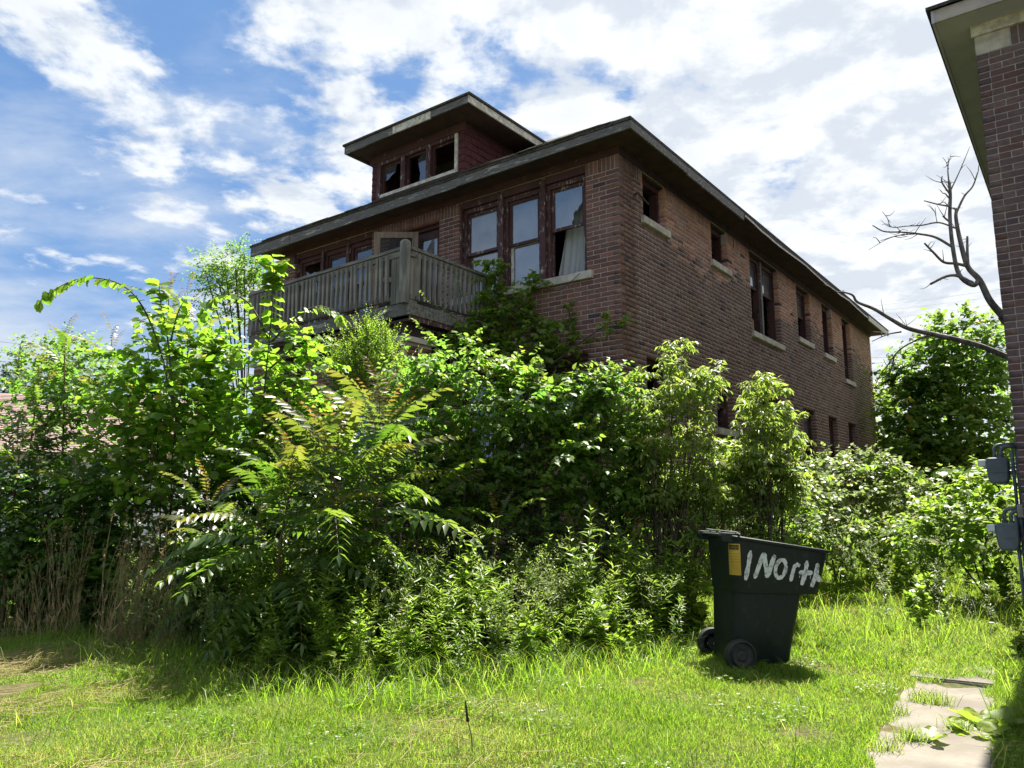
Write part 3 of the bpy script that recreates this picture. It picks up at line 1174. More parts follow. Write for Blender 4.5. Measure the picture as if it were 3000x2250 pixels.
# ---- porch and balcony
BX0, BX1, BY = -5.62, -2.15, -1.80       # left, right, front edge
deck = 3.98
mb = MB()
mb.box(BX0, BY + 0.041, deck - 0.06, BX1, -0.06, deck)
balc = mb.build('balcony', M['rail_wood_h'], H)
tag(balc, 'weathered grey wooden balcony over the porch')
for k, (a_, c_) in enumerate(((BX1, -3.1), (-3.1, -4.5), (-4.5, BX0))):
    mb = MB()
    mb.box(c_ + 0.002, BY - random.uniform(0.001, 0.008), deck - 0.165 - 0.008 * k, a_ - 0.002, BY + 0.04, deck - 0.004)
    mb.build('edge_board', M['grey_wood'], balc)
mb = MB()
mb.box(BX1 + 0.001, BY, deck - 0.165, BX1 + 0.04, -0.06, deck - 0.004)
mb.build('edge_board', M['rail_wood_h'], balc)
mb = MB()
mb.box(BX1 - 0.002, BY + 0.045, deck - 0.235, BX1 + 0.028, -0.06, deck - 0.167)
mb.build('trim_board', M['maroon_peel'], balc)
mb = MB()
mb.box(BX0 + 0.05, BY + 0.05, deck - 0.235, BX1 - 0.004, -0.06, deck - 0.2)
mb.build('porch_ceiling', M['maroon_dark'], balc)
mb = MB()
mb.box(BX0 + 0.12, BY + 0.12, deck - 0.42, BX1 - 0.12, BY + 0.34, deck - 0.236)
mb.box(BX1 - 0.34, BY + 0.341, deck - 0.42, BX1 - 0.12, -0.06, deck - 0.236)
mb.build('porch_beam', M['maroon_dark'], balc)
# piers of the porch with stone caps
pb = []
for px_ in (BX1 - 0.62, BX0 + 0.10):
    y0_ = BY + 0.06
    core = MB().box(px_, y0_, -0.1, px_ + 0.52, y0_ + 0.52, deck - 0.49).build('porch_pier', M['mortar'], H)
    MB().box(px_ - 0.05, y0_ - 0.05, deck - 0.49, px_ + 0.57, y0_ + 0.57, deck - 0.421).build('cap', M['stone'], core)
    z = 0.0
    i = 0
    while z + COURSE < deck - 0.49:
        for k in range(2):
            u0 = k * 0.26 if i % 2 else k * 0.26
            pb.append((0, 'f', (px_ + u0 + 0.004, y0_ - 0.008, z + .005, px_ + u0 + 0.256, y0_ + 0.03, z + COURSE - .005), brick_col('front', 0, 0)))
            pb.append((0, 's', (px_ + 0.49, y0_ + u0 + 0.034, z + .005, px_ + 0.528, y0_ + u0 + 0.256, z + COURSE - .005), brick_col('front', 0, 0)))
        z += COURSE
        i += 1
place_bricks(pb, H, 0)
mb = MB()
mb.box(BX0 + 0.1, BY + 0.1, -0.1, BX1 - 0.1, -0.01, 1.18)
mb.build('porch_floor', M['concrete'], H)
# posts, rails and balusters
tilt = 0.016                              # the front rail droops to the left
railtop = 4.735


def rail_z(x):
    return railtop + (x - BX1) * tilt


def post(x, y, z0, z1, s=0.095):
    mb = MB()
    mb.box(x - s / 2, y - s / 2, z0, x + s / 2, y + s / 2, z1 - 0.03)
    c4 = [(x - s / 2, y - s / 2, z1 - 0.03), (x + s / 2, y - s / 2, z1 - 0.03), (x + s / 2, y + s / 2, z1 - 0.03), (x - s / 2, y + s / 2, z1 - 0.03)]
    t4 = [(x + (p[0] - x) * 0.6, y + (p[1] - y) * 0.6, z1) for p in c4]
    mb.add(c4 + t4, [(0, 1, 5, 4), (1, 2, 6, 5), (2, 3, 7, 6), (3, 0, 4, 7), (4, 5, 6, 7)])
    return mb.build('post', M['rail_wood'], balc)


post(BX1 - 0.02, BY - 0.03, deck - 0.02, 4.815, 0.10)
post(BX1 - 0.15, BY + 0.03, deck + 0.002, railtop - 0.05, 0.088)
post(BX1 - 0.245, BY + 0.03, deck + 0.002, railtop - 0.052, 0.088)
post(BX1 - 0.03, BY + 0.085, deck + 0.002, railtop - 0.06, 0.06)
post(BX0 + 0.05, BY + 0.02, deck + 0.002, 4.74, 0.095)
post(BX1 - 0.03, -0.14, deck + 0.002, railtop - 0.04, 0.088)
mb = MB()
mb.beam((BX1 - 0.075, BY, rail_z(BX1) - 0.025), (BX0, BY, rail_z(BX0) - 0.025), 0.10, 0.042)
mb.build('rail', M['rail_wood_h'], balc)
mb = MB()
mb.beam((BX1 - 0.075, BY - 0.012, rail_z(BX1) - 0.088), (BX0, BY - 0.012, rail_z(BX0) - 0.092), 0.036, 0.075)
mb.build('rail', M['rail_wood_h'], balc)
mb = MB()
mb.beam((BX1 - 0.075, BY + 0.01, deck + 0.085), (BX0, BY + 0.01, deck + 0.055), 0.036, 0.055)
mb.build('rail', M['rail_wood_h'], balc)
mb = MB()
mb.beam((BX1, BY + 0.03, railtop - 0.025), (BX1, -0.07, railtop - 0.03), 0.10, 0.042)
mb.build('rail', M['rail_wood_h'], balc)
mb = MB()
mb.beam((BX1 + 0.012, BY + 0.03, railtop - 0.088), (BX1 + 0.012, -0.07, railtop - 0.09), 0.036, 0.075)
mb.build('rail', M['rail_wood_h'], balc)
mb = MB()
mb.beam((BX1 - 0.01, BY + 0.05, deck + 0.085), (BX1 - 0.01, -0.07, deck + 0.08), 0.036, 0.055)
mb.build('rail', M['rail_wood_h'], balc)
balm = MB().box(-0.019, -0.019, 0, 0.019, 0.019, 1).mesh('baluster')
balm.materials.append(M['rail_wood'])


def baluster(x, y, z0, z1, lean):
    o = bpy.data.objects.new('baluster', balm)
    COL.objects.link(o)
    o.parent = balc
    o.location = (x, y, z0)
    o.scale = (random.uniform(0.9, 1.15), 1, z1 - z0)
    o.rotation_euler = (0, R(lean), R(random.uniform(-8, 8)))


x = BX1 - 0.33
while x > BX0 + 0.12:
    zr_ = rail_z(x)
    baluster(x, BY - 0.048, deck + 0.045 + random.uniform(-0.01, 0.008), zr_ - 0.075, random.choice([0, 0, 0, 1, -1.2, 0.6, -2.5]))
    x -= random.uniform(0.094, 0.106)
y = BY + 0.15
while y < -0.22:
    baluster(BX1 + 0.048, y, deck + 0.045, railtop - 0.08, random.choice([0, 0, 0.5]))
    y += random.uniform(0.096, 0.108)
# rear row of boards behind the left part of the railing
x = -3.75
while x > BX0 + 0.12:
    mb = MB()
    mb.box(x - 0.035, BY + 0.045, deck + 0.01, x + 0.035, BY + 0.062, rail_z(x) - 0.11)
    mb.build('back_board', M['rail_wood'], balc)
    x -= random.uniform(0.085, 0.15)
# bent scrap of drip metal under the balcony edge
mb = MB()
mb.poly([(-3.06, BY - 0.02, deck - 0.09), (-3.30, BY - 0.02, deck - 0.10), (-3.36, BY - 0.06, deck - 0.20), (-3.18, BY - 0.07, deck - 0.25), (-3.05, BY - 0.05, deck - 0.21)], (0, 0.006, 0))
mb.build('metal_scrap', M['grey_wood'], balc, fix=True)
mb = MB()
mb.beam((-2.48, BY - 0.035, deck - 0.07), (-2.60, BY - 0.035, deck - 0.105), 0.012, 0.03)
mb.build('paint_strip', M['white_chip'], balc)


# ------------------------------------------------------------------ neighbouring brick house on the right
NC = Vector((4.72, 7.12, 0))
N = empty('neighbour_house', NC, -HA)
tag(N, 'purple-brown brick house with grey soffit, gas meters on its side wall', 'house')
NH = 6.09
mb = MB()
mb.box(0, 0, -0.1, 6.5, 0.26, NH + 0.2)
mb.box(0, 0.2601, -0.1, 0.26, 13, NH + 0.2)
mb.box(6.24, 0.2601, -0.1, 6.5, 13, NH + 0.2)
mb.box(0.2601, 12.74, -0.1, 6.2399, 13, NH + 0.2)
mb.build('wall', M['mortar_n'], N)
PAL_N = [(0.120, 0.078, 0.080), (0.105, 0.066, 0.068), (0.135, 0.088, 0.088), (0.092, 0.060, 0.066), (0.120, 0.066, 0.060)]
rows = []
for face, L_ in (('f', 3.2), ('s', 6.0)):
    for u0, u1, lo, hi in lay_bricks(-0.005, L_, NH - SOLD + 0.003 - COURSE * 87, NH - SOLD + 0.004, [], 0 if face == 'f' else 1, alt=0.1085):
        pr = 0.004 + random.uniform(-0.001, 0.002)
        bx = (u0, -pr, lo, u1, 0.0985, hi) if face == 'f' else (-pr, u0, lo, 0.0985, u1, hi)
        k = random.uniform(0.85, 1.15)
        rows.append(((0 if face == 'f' else 50) + max(u0, 0) * 6 + (3 if lo < 1.2 else 0) + abs(lo - 3.5) * 0.2, face, bx, tuple(x * k for x in random.choice(PAL_N))))
    u = 0.30 if face == 'f' else 0.11
    while u < L_:
        bx = (u, -0.004, NH - SOLD + 0.0085, u + 0.0582, 0.055, NH - 0.004) if face == 'f' else (-0.004, u, NH - SOLD + 0.0085, 0.055, u + 0.0582, NH - 0.004)
        rows.append(((0 if face == 'f' else 50) + u * 6, face, bx, random.choice(PAL_N)))
        u += COURSE
rows.sort(key=lambda r_: r_[0])
place_bricks(rows, N, 300)
MB().box(-0.006, -0.006, NH - SOLD + 0.008, 0.285, 0.09, NH - 0.004).build('corner_stone', M['stone'], N)
MB().box(-0.03, -0.035, NH, 6.5, -0.001, NH + 0.115).build('frieze', M['white_chip'], N)
M['grey_soffit'] = simple_mat('grey_soffit', (0.44, 0.45, 0.62), (0.38, 0.39, 0.54), 4, 0.7, 0.3)
M['tan_fascia'] = simple_mat('tan_fascia', (0.40, 0.36, 0.33), (0.30, 0.27, 0.25), 5, 0.7, 0.3)
mb = MB()
mb.box(-0.305, -0.33, NH + 0.116, 6.8, 13.3, NH + 0.13)
mb.build('soffit', M['grey_soffit'], N)
MB().box(-0.305, -0.355, NH + 0.10, 6.8, -0.331, NH + 0.235).build('fascia', M['tan_fascia'], N)
MB().box(-0.33, -0.355, NH + 0.10, -0.306, 13.3, NH + 0.235).build('fascia', M['grey_soffit'], N)
mb = MB()
ra, rb, rc_, rd = (-0.37, -0.39, NH + 0.237), (6.86, -0.39, NH + 0.237), (6.86, 13.4, NH + 0.237), (-0.37, 13.4, NH + 0.237)
r1_, r2_ = (3.23, 3.2, NH + 2.2), (3.23, 9.8, NH + 2.2)
u3 = lambda p: (p[0], p[1], p[2] + 0.035)
mb.add([ra, rb, rc_, rd, r1_, r2_] + [u3(p) for p in (ra, rb, rc_, rd, r1_, r2_)],
       [(6, 7, 10), (7, 8, 11, 10), (8, 9, 11), (9, 6, 10, 11), (1, 0, 4), (2, 1, 4, 5), (3, 2, 5), (0, 3, 5, 4), (0, 1, 7, 6), (1, 2, 8, 7), (2, 3, 9, 8), (3, 0, 6, 9)])
mb.build('roof', M['roof'], N)

# gas meters on its side wall
M['meter'] = simple_mat('meter_grey_paint', (0.115, 0.140, 0.165), (0.085, 0.105, 0.125), 8, 0.5, 0.4)
M['pipe'] = simple_mat('pipe_grey_paint', (0.13, 0.15, 0.17), (0.08, 0.095, 0.11), 12, 0.5, 0.5)
M['meter_index'] = simple_mat('meter_index_cover', (0.66, 0.68, 0.70), (0.50, 0.52, 0.54), 6, 0.3, 0.5)
rotN = Matrix.Rotation(-HA, 4, 'Z')


def gas_meter(lx, ly, z, label, tall):
    """lx, ly: centre in the neighbour's frame; z: middle of the meter body"""
    p = rotN @ Vector((lx, ly, 0)) + NC
    o = empty('gas_meter', (p.x, p.y, 0), -HA)
    tag(o, label, 'gas meter', 'gas meters on the neighbouring wall')
    w, dpt, hh = 0.095, 0.075, 0.13
    prof = [(-w, 0.02), (-w, hh - 0.02), (-w + 0.015, hh), (w - 0.015, hh), (w, hh - 0.02), (w, 0.02),
            (w - 0.004, -0.06), (w - 0.018, -0.115), (w - 0.04, -hh), (-w + 0.04, -hh), (-w + 0.018, -0.115), (-w + 0.004, -0.06)]
    mb = MB()
    mb.poly([(x, -dpt, z + y) for x, y in prof], (0, 2 * dpt, 0))
    body = mb.build('body', M['meter'], o, fix=True)
    bv = body.modifiers.new('edge', 'BEVEL'); bv.width = 0.012; bv.segments = 2
    mb = MB()
    mb.poly([(x * 0.86, -dpt - 0.012, z - 0.01 + y * 0.80) for x, y in prof], (0, 0.012, 0))
    mb.build('front_cover', M['meter'], o, fix=True)
    MB().box(-w * 0.6, -dpt - 0.018, z - 0.018, w * 0.6, -dpt - 0.0125, z - 0.006).build('cover_rib', M['pipe'], o)
    mb = MB()
    mb.box(-w - 0.075, -dpt * 0.7, z + 0.045, -w - 0.004, dpt * 0.5, z + 0.115)
    mb.box(-w - 0.03, -dpt * 0.5, z + 0.02, -w - 0.004, dpt * 0.3, z + 0.044)
    ix = mb.build('index_box', M['meter_index'], o)
    bv = ix.modifiers.new('edge', 'BEVEL'); bv.width = 0.01; bv.segments = 2
    for k, (x0_, top) in enumerate(((-0.02, 0.155), (0.035, 0.115))):
        mb = MB()
        pts = [(x0_, 0.01 - 0.02 * k, z + hh - 0.01), (x0_, 0.01 - 0.02 * k, z + hh + top * 0.5)]
        for q_ in range(6):
            a_ = math.pi - q_ * math.pi / 10
            pts.append((x0_ + 0.055 + 0.055 * math.cos(a_), 0.01 - 0.02 * k, z + hh + top * 0.5 + 0.055 * math.sin(a_)))
        pts.append((-lx - 0.045, 0.01 - 0.02 * k, z + hh + top * 0.5 + 0.055))
        mb.tube(pts, 0.017, 8)
        mb.build('pipe', M['pipe'], o, smooth=True)
        MB().tube([(x0_, 0.01 - 0.02 * k, z + hh - 0.005), (x0_, 0.01 - 0.02 * k, z + hh + 0.02)], 0.026, 8).build('union_nut', M['pipe'], o)
    zt = z + hh + 0.155 * 0.5 + 0.055
    mb = MB()
    mb.tube([(-lx - 0.045, 0.01, zt + 0.03), (-lx - 0.045, 0.01, z - tall)], 0.019, 8)
    mb.build('riser', M['pipe'], o, smooth=True)
    mb = MB()
    mb.tube([(-lx - 0.085, -0.02, zt - 0.06), (-lx - 0.085, -0.02, z - tall)], 0.015, 8)
    mb.build('riser', M['pipe'], o, smooth=True)
    mb = MB()
    mb.tube([(w - 0.01, 0.0, z - 0.02), (-lx - 0.045, 0.0, z - 0.02)], 0.02, 8)
    mb.tube([(w + 0.02, 0.0, z - 0.02), (w + 0.045, 0.0, z - 0.02)], 0.032, 8)
    mb.build('bracket', M['pipe'], o)
    mb = MB()
    mb.tube([(-lx - 0.045, 0.0, z - 0.12), (-lx - 0.045, 0.0, z - 0.16)], 0.03, 8)
    mb.build('valve', M['pipe'], o)
    return o


gas_meter(-0.215, 0.60, 1.725, 'upper grey gas meter on the neighbouring wall, higher one of the two', 0.62)
gas_meter(-0.160, 0.30, 1.085, 'lower grey gas meter on the neighbouring wall, beneath the other meter', 1.1)
p = rotN @ Vector((-0.03, 0.18, 1.33)) + NC
mb = MB().box(-0.03, -0.03, -0.06, 0.025, 0.03, 0.06)
o = mb.build('junction_box', M['tan_fascia'], None)
o.location = p
o.rotation_euler = (0, 0, -HA)
bv = o.modifiers.new('edge', 'BEVEL'); bv.width = 0.01; bv.segments = 2
tag(o, 'small pale junction box on the brick wall beside the lower gas meter', 'junction box')

# ------------------------------------------------------------------ wheeled trash cart
m, nt, out = new_mat('cart_plastic')
b = NB(nt)
n1 = b.noise(3, 6, 0.65)
n2 = b.noise(40, 4, 0.6, (1, 1, 0.2))
c = b.mix(b.ramp(n1, 0.35, 0.7), (0.004, 0.009, 0.009), (0.009, 0.015, 0.014))
c = b.mix(b.ramp(n2, 0.58, 0.78, 0, 0.4), c, (0.085, 0.095, 0.085))
n4 = b.noise(7, 6, 0.7)
c = b.mix(b.ramp(n4, 0.56, 0.75, 0, 0.35), c, (0.06, 0.06, 0.045))
b.l(b.principled(c, b.ramp(n1, 0.3, 0.7, 0.5, 0.7), 0.3, n2, 0.06, 0.002).outputs[0], out.inputs[0])
M['cart'] = m
M['tyre'] = simple_mat('cart_wheel', (0.012, 0.014, 0.014), (0.026, 0.028, 0.027), 14, 0.65, 0.35)
M['steel'] = simple_mat('dull_steel', (0.28, 0.28, 0.28), (0.14, 0.13, 0.12), 20, 0.4, 0.5)
M['sticker'] = simple_mat('yellow_sticker', (0.50, 0.32, 0.045), (0.38, 0.24, 0.035), 9, 0.6, 0.3)
M['ink'] = simple_mat('black_ink', (0.012, 0.012, 0.012), (0.03, 0.03, 0.02), 20, 0.7, 0.2)
m, nt, out = new_mat('white_spray_paint')
b = NB(nt)
n1 = b.noise(22, 7, 0.7)
n2 = b.noise(90, 3, 0.7)
c = b.mix(b.ramp(n1, 0.48, 0.62), (0.52, 0.55, 0.54), (0.20, 0.22, 0.215))
c = b.mix(b.ramp(n2, 0.6, 0.75, 0, 0.7), c, (0.05, 0.06, 0.06))
b.l(b.principled(c, 0.75, 0.2).outputs[0], out.inputs[0])
M['spray'] = m

CART = Vector((2.215, 7.02, 0.0))
CZ = float(gz(CART.x, CART.y))
CART.z = CZ
CA = R(7)
cart = empty('trash_cart', CART, CA)
tag(cart, 'dark green wheeled trash cart without lid, spray-painted with white lettering', 'trash cart')


def ring(l0, l1, w0, w1, rr, z0, z1, n=5):
    """rounded rectangle; z runs from z0 at the back to z1 at the front"""
    pts = []
    for cx_, cy_, a0 in ((l1 - rr, w1 - rr, 0), (l0 + rr, w1 - rr, 90), (l0 + rr, w0 + rr, 180), (l1 - rr, w0 + rr, 270)):
        for k in range(n + 1):
            a_ = R(a0 + 90 * k / n)
            x_, y_ = cx_ + rr * math.cos(a_), cy_ + rr * math.sin(a_)
            t = (x_ - l0) / (l1 - l0)
            pts.append((x_, y_, z0 + (z1 - z0) * t))
    return pts


def loft(mb, rings, cap0=True, cap1=False):
    n = len(rings[0])
    vs_ = [p_ for r_ in rings for p_ in r_]
    fs_ = []
    for i in range(len(rings) - 1):
        for k in range(n):
            a_, b_ = i * n + k, i * n + (k + 1) % n
            fs_.append((a_, b_, b_ + n, a_ + n))
    if cap0: fs_.append(tuple(reversed(range(n))))
    if cap1: fs_.append(tuple((len(rings) - 1) * n + k for k in range(n)))
    return mb.add(vs_, fs_)


mb = MB()
loft(mb, [ring(-0.375, 0.150, -0.205, 0.205, 0.07, 0.035, 0.035), ring(-0.378, 0.165, -0.225, 0.225, 0.075, 0.06, 0.06),
          ring(-0.362, 0.215, -0.255, 0.255, 0.08, 0.34, 0.34), ring(-0.342, 0.285, -0.285, 0.285, 0.085, 0.655, 0.650),
          ring(-0.343, 0.290, -0.288, 0.288, 0.085, 0.70, 0.695), ring(-0.325, 0.262, -0.27, 0.27, 0.08, 0.70, 0.695), ring(-0.32, 0.135, -0.19, 0.19, 0.06, 0.07, 0.07)], True, True)
body = mb.build('body', M['cart'], cart, smooth=True, fix=True)
body.data.set_sharp_from_angle(angle=R(40))
ZB, ZF = 1.125, 0.985
mb = MB()
loft(mb, [ring(-0.350, 0.425, -0.300, 0.300, 0.10, 0.640, 0.615), ring(-0.352, 0.432, -0.304, 0.304, 0.10, 0.650, 0.625), ring(-0.362, 0.520, -0.328, 0.328, 0.10, ZB - 0.035, ZF - 0.030),
          ring(-0.376, 0.545, -0.345, 0.345, 0.11, ZB - 0.028, ZF - 0.024), ring(-0.378, 0.548, -0.347, 0.347, 0.11, ZB - 0.006, ZF - 0.004), ring(-0.370, 0.540, -0.339, 0.339, 0.105, ZB, ZF),
          ring(-0.346, 0.500, -0.312, 0.312, 0.095, ZB - 0.004, ZF - 0.004), ring(-0.336, 0.415, -0.288, 0.288, 0.095, 0.66, 0.635), ring(-0.332, 0.270, -0.272, 0.272, 0.08, 0.62, 0.60)], False, False)
n_ = 24
fs0 = len(mb.v)
r0 = ring(-0.350, 0.425, -0.300, 0.300, 0.10, 0.640, 0.615)
r1 = ring(-0.342, 0.276, -0.286, 0.286, 0.085, 0.640, 0.615)
mb.add(r0 + r1, [(k, (k + 1) % n_, n_ + (k + 1) % n_, n_ + k) for k in range(n_)])
collar = mb.build('upper_body', M['cart'], cart, smooth=True, fix=True)
collar.data.set_sharp_from_angle(angle=R(35))
# handle lugs, handle bar, lid rod
for sy in (-1, 1):
    mb = MB()
    mb.poly([(-0.29, sy * 0.29, ZB + 0.012), (-0.44, sy * 0.29, ZB + 0.020), (-0.455, sy * 0.29, ZB - 0.012), (-0.44, sy * 0.29, ZB - 0.055), (-0.35, sy * 0.29, ZB - 0.07), (-0.29, sy * 0.29, ZB - 0.03)], (0, -sy * 0.075, 0))
    o = mb.build('handle_lug', M['cart'], cart, fix=True)
    bv = o.modifiers.new('edge', 'BEVEL'); bv.width = 0.008; bv.segments = 2
MB().tube([(-0.415, -0.22, ZB - 0.008), (-0.415, 0.22, ZB - 0.008)], 0.017, 10).build('handle_bar', M['cart'], cart, smooth=True)
MB().tube([(-0.30, -0.335, ZB + 0.004), (-0.315, -0.30, ZB + 0.022), (-0.35, 0.30, ZB + 0.03), (-0.34, 0.34, ZB + 0.01)], 0.006, 6).build('lid_rod', M['steel'], cart)
MB().tube([(-0.285, 0.0, ZB - 0.02), (-0.285, 0.335, ZB - 0.02)], 0.006, 6).build('lid_rod', M['steel'], cart)
# wheels and axle
MB().tube([(-0.34, -0.36, 0.128), (-0.34, 0.36, 0.128)], 0.012, 8).build('axle', M['steel'], cart)
for sy in (-1, 1):
    mb = MB()
    prof = [(0.042, 0.05), (0.078, 0.058), (0.092, 0.030), (0.105, 0.030), (0.118, 0.055), (0.130, 0.045), (0.136, 0.018), (0.136, -0.018), (0.130, -0.045), (0.09, -0.05)]
    ns = 32
    vs_, fs_ = [], []
    for r_, o_ in prof:
        for k in range(ns):
            a_ = 2 * math.pi * k / ns
            vs_.append((-0.34 + r_ * math.cos(a_), sy * (0.315 + o_ * 0.8), 0.128 + r_ * math.sin(a_)))
    for i in range(len(prof) - 1):
        for k in range(ns):
            fs_.append((i * ns + k, i * ns + (k + 1) % ns, (i + 1) * ns + (k + 1) % ns, (i + 1) * ns + k))
    mb.add(vs_, fs_)
    wh = mb.build('wheel', M['tyre'], cart, smooth=True, fix=True)
    wh.data.set_sharp_from_angle(angle=R(35))
    MB().tube([(-0.34, sy * 0.26, 0.128), (-0.34, sy * 0.352, 0.128), (-0.34, sy * 0.362, 0.128)], [0.055, 0.055, 0.03], 20).build('hub', M['tyre'], wh)


# spray-painted writing "1North" on the near side of the upper body
def side_pt(l, z, off=0.003):
    """a point on the near face of the upper body"""
    q_ = (l + 0.40) / 0.90
    zb_, zt_ = 0.650 - 0.025 * q_, ZB - 0.035 - 0.135 * q_
    return Vector((l, -(0.304 + 0.024 * (z - zb_) / (zt_ - zb_)) - off, z))


def stroke(pts, w, dens=5):
    """brush stroke: pts are (l, z); rounded ends"""
    out_ = []
    for (a_, c_) in zip(pts[:-1], pts[1:]):
        for k in range(dens):
            out_.append((a_[0] + (c_[0] - a_[0]) * k / dens, a_[1] + (c_[1] - a_[1]) * k / dens))
    out_.append(pts[-1])
    mb = MB()
    L_, Rr = [], []
    for i, p_ in enumerate(out_):
        q0, q1 = out_[max(i - 1, 0)], out_[min(i + 1, len(out_) - 1)]
        dx_, dz_ = q1[0] - q0[0], q1[1] - q0[1]
        ln = math.hypot(dx_, dz_) or 1
        ww = w * 0.5 * random.uniform(0.82, 1.12) * (0.72 + 0.28 * math.sin(min(1, i / 1.5) * 1.57)) * random.uniform(0.9, 1.1)
        if i in (0, len(out_) - 1): ww *= 0.62
        L_.append(side_pt(p_[0] - dz_ / ln * ww, p_[1] + dx_ / ln * ww))
        Rr.append(side_pt(p_[0] + dz_ / ln * ww, p_[1] - dx_ / ln * ww))
    n = len(out_)
    mb.add(L_ + Rr, [(i, i + 1, n + i + 1, n + i) for i in range(n - 1)])
    return mb


# photo pixels of the strokes -> lengths along the cart's side
def lz(u, v):
    """where the sight line of a photo pixel meets the near face of the cart"""
    x = (u - 1500) / FPX; y = (1125 - v) / FPX
    d = Vector((x, math.cos(PITCH) - y * math.sin(PITCH), math.sin(PITCH) + y * math.cos(PITCH)))
    R_ = Matrix.Rotation(-CA, 3, 'Z')
    o_ = R_ @ (Vector((0, 0, EYE)) - CART)
    d = R_ @ d
    t = (-0.315 - o_.y) / d.y
    q_ = o_ + d * t
    return (q_.x, q_.z)


def cp(x, y):                    # from an enlarged view of the photo
    return lz(2050 + x / 4.1475, 1500 + y / 4.1475)


oval = [cp(980 + 62 * math.cos(a_) + 14 * math.sin(a_), 690 - 112 * math.sin(a_)) for a_ in np.linspace(0.4, 2 * math.pi + 0.5, 16)]
letters = [[[(612, 465), (590, 640), (558, 828)]],
           [[(668, 808), (722, 640), (775, 492)], [(775, 492), (798, 650), (818, 800)], [(818, 800), (860, 660), (905, 520)]],
           None,
           [[(1105, 845), (1130, 730), (1150, 640)], [(1145, 665), (1180, 635), (1212, 655)]],
           [[(1296, 590), (1285, 720), (1240, 890)], [(1200, 735), (1290, 738), (1368, 738)]],
           [[(1428, 620), (1410, 760), (1362, 912)], [(1398, 800), (1425, 778), (1446, 800), (1440, 850)]]]
for li, strokes in enumerate(letters):
    mb = MB()
    if strokes is None:
        s_ = stroke(oval, 0.034, 2)
        mb.add(s_.v, s_.f)
    else:
        for st_ in strokes:
            s_ = stroke([cp(*p_) for p_ in st_], 0.040 if li != 3 else 0.032)
            mb.add([Vector(p_) + Vector((0, -0.0006 * strokes.index(st_), 0)) for p_ in s_.v], s_.f)
    mb.build('painted_letter', M['spray'], cart)
mb = MB()
for x, y0_, y1_ in ((1215, 765, 800), (1345, 770, 815), (1290, 770, 830)):
    s_ = stroke([cp(x, y0_), cp(x - 2, y1_)], 0.006)
    mb.add(s_.v, s_.f)
mb.build('paint_drip', M['spray'], cart)

# warning sticker wrapped round the back corner of the upper body
sk = empty('sticker', (0, 0, 0), 0, cart)


def corner_pt(s_, z, off):
    """s_ metres along the rounded corner from its middle, at height z"""
    q_ = (z - 0.65) / (ZB - 0.035 - 0.65)
    l0, hwid, rr = -0.352 - 0.010 * q_, 0.304 + 0.024 * q_, 0.10
    a_ = R(212) + s_ / rr
    return Vector((l0 + rr + (rr + off) * math.cos(a_), -hwid + rr + (rr + off) * math.sin(a_), z))


wS, z0S, z1S = 0.062, 0.785, 1.050


def corner_patch(s0, s1, z0, z1, off, name, mat):
    n = 10
    vs_ = []
    for j in range(2):
        for i in range(n + 1):
            vs_.append(corner_pt(s0 + (s1 - s0) * i / n, (z0, z1)[j], off))
    MB().add(vs_, [(i, i + 1, n + 2 + i, n + 1 + i) for i in range(n)]).build(name, M[mat], sk, smooth=True)


corner_patch(-wS, wS, z0S, z1S, 0.003, 'label_face', 'sticker')
corner_patch(-wS + 0.012, wS - 0.012, z1S - 0.050, z1S - 0.012, 0.0042, 'label_header', 'ink')


def text_mesh(txt, size, mat, z, off):
    cu = bpy.data.curves.new('txt', 'FONT')
    cu.body = txt
    cu.size = size
    cu.align_x = 'CENTER'
    cu.fill_mode = 'FRONT'
    t_ = bpy.data.objects.new('txt', cu)
    COL.objects.link(t_)
    bpy.context.view_layer.update()
    me = bpy.data.meshes.new_from_object(t_.evaluated_get(bpy.context.evaluated_depsgraph_get()))
    bpy.data.objects.remove(t_)
    bpy.data.curves.remove(cu)
    me.materials.clear()
    me.name = 'lettering'
    for v in me.vertices:
        v.co = corner_pt(v.co.x, z + v.co.y, off)
    return link('lettering', me, mat, sk)


text_mesh('CAUTION', 0.024, M['sticker'], z1S - 0.040, 0.0055)
for k, s in enumerate(('DO NOT USE FOR ASHES', 'HOT COALS, CHEMICALS', 'LIQUIDS, SHARPS OR', 'HAZARDOUS MATERIALS')):
    text_mesh(s, 0.0098, M['ink'], z1S - 0.090 - 0.022 * k, 0.0042)

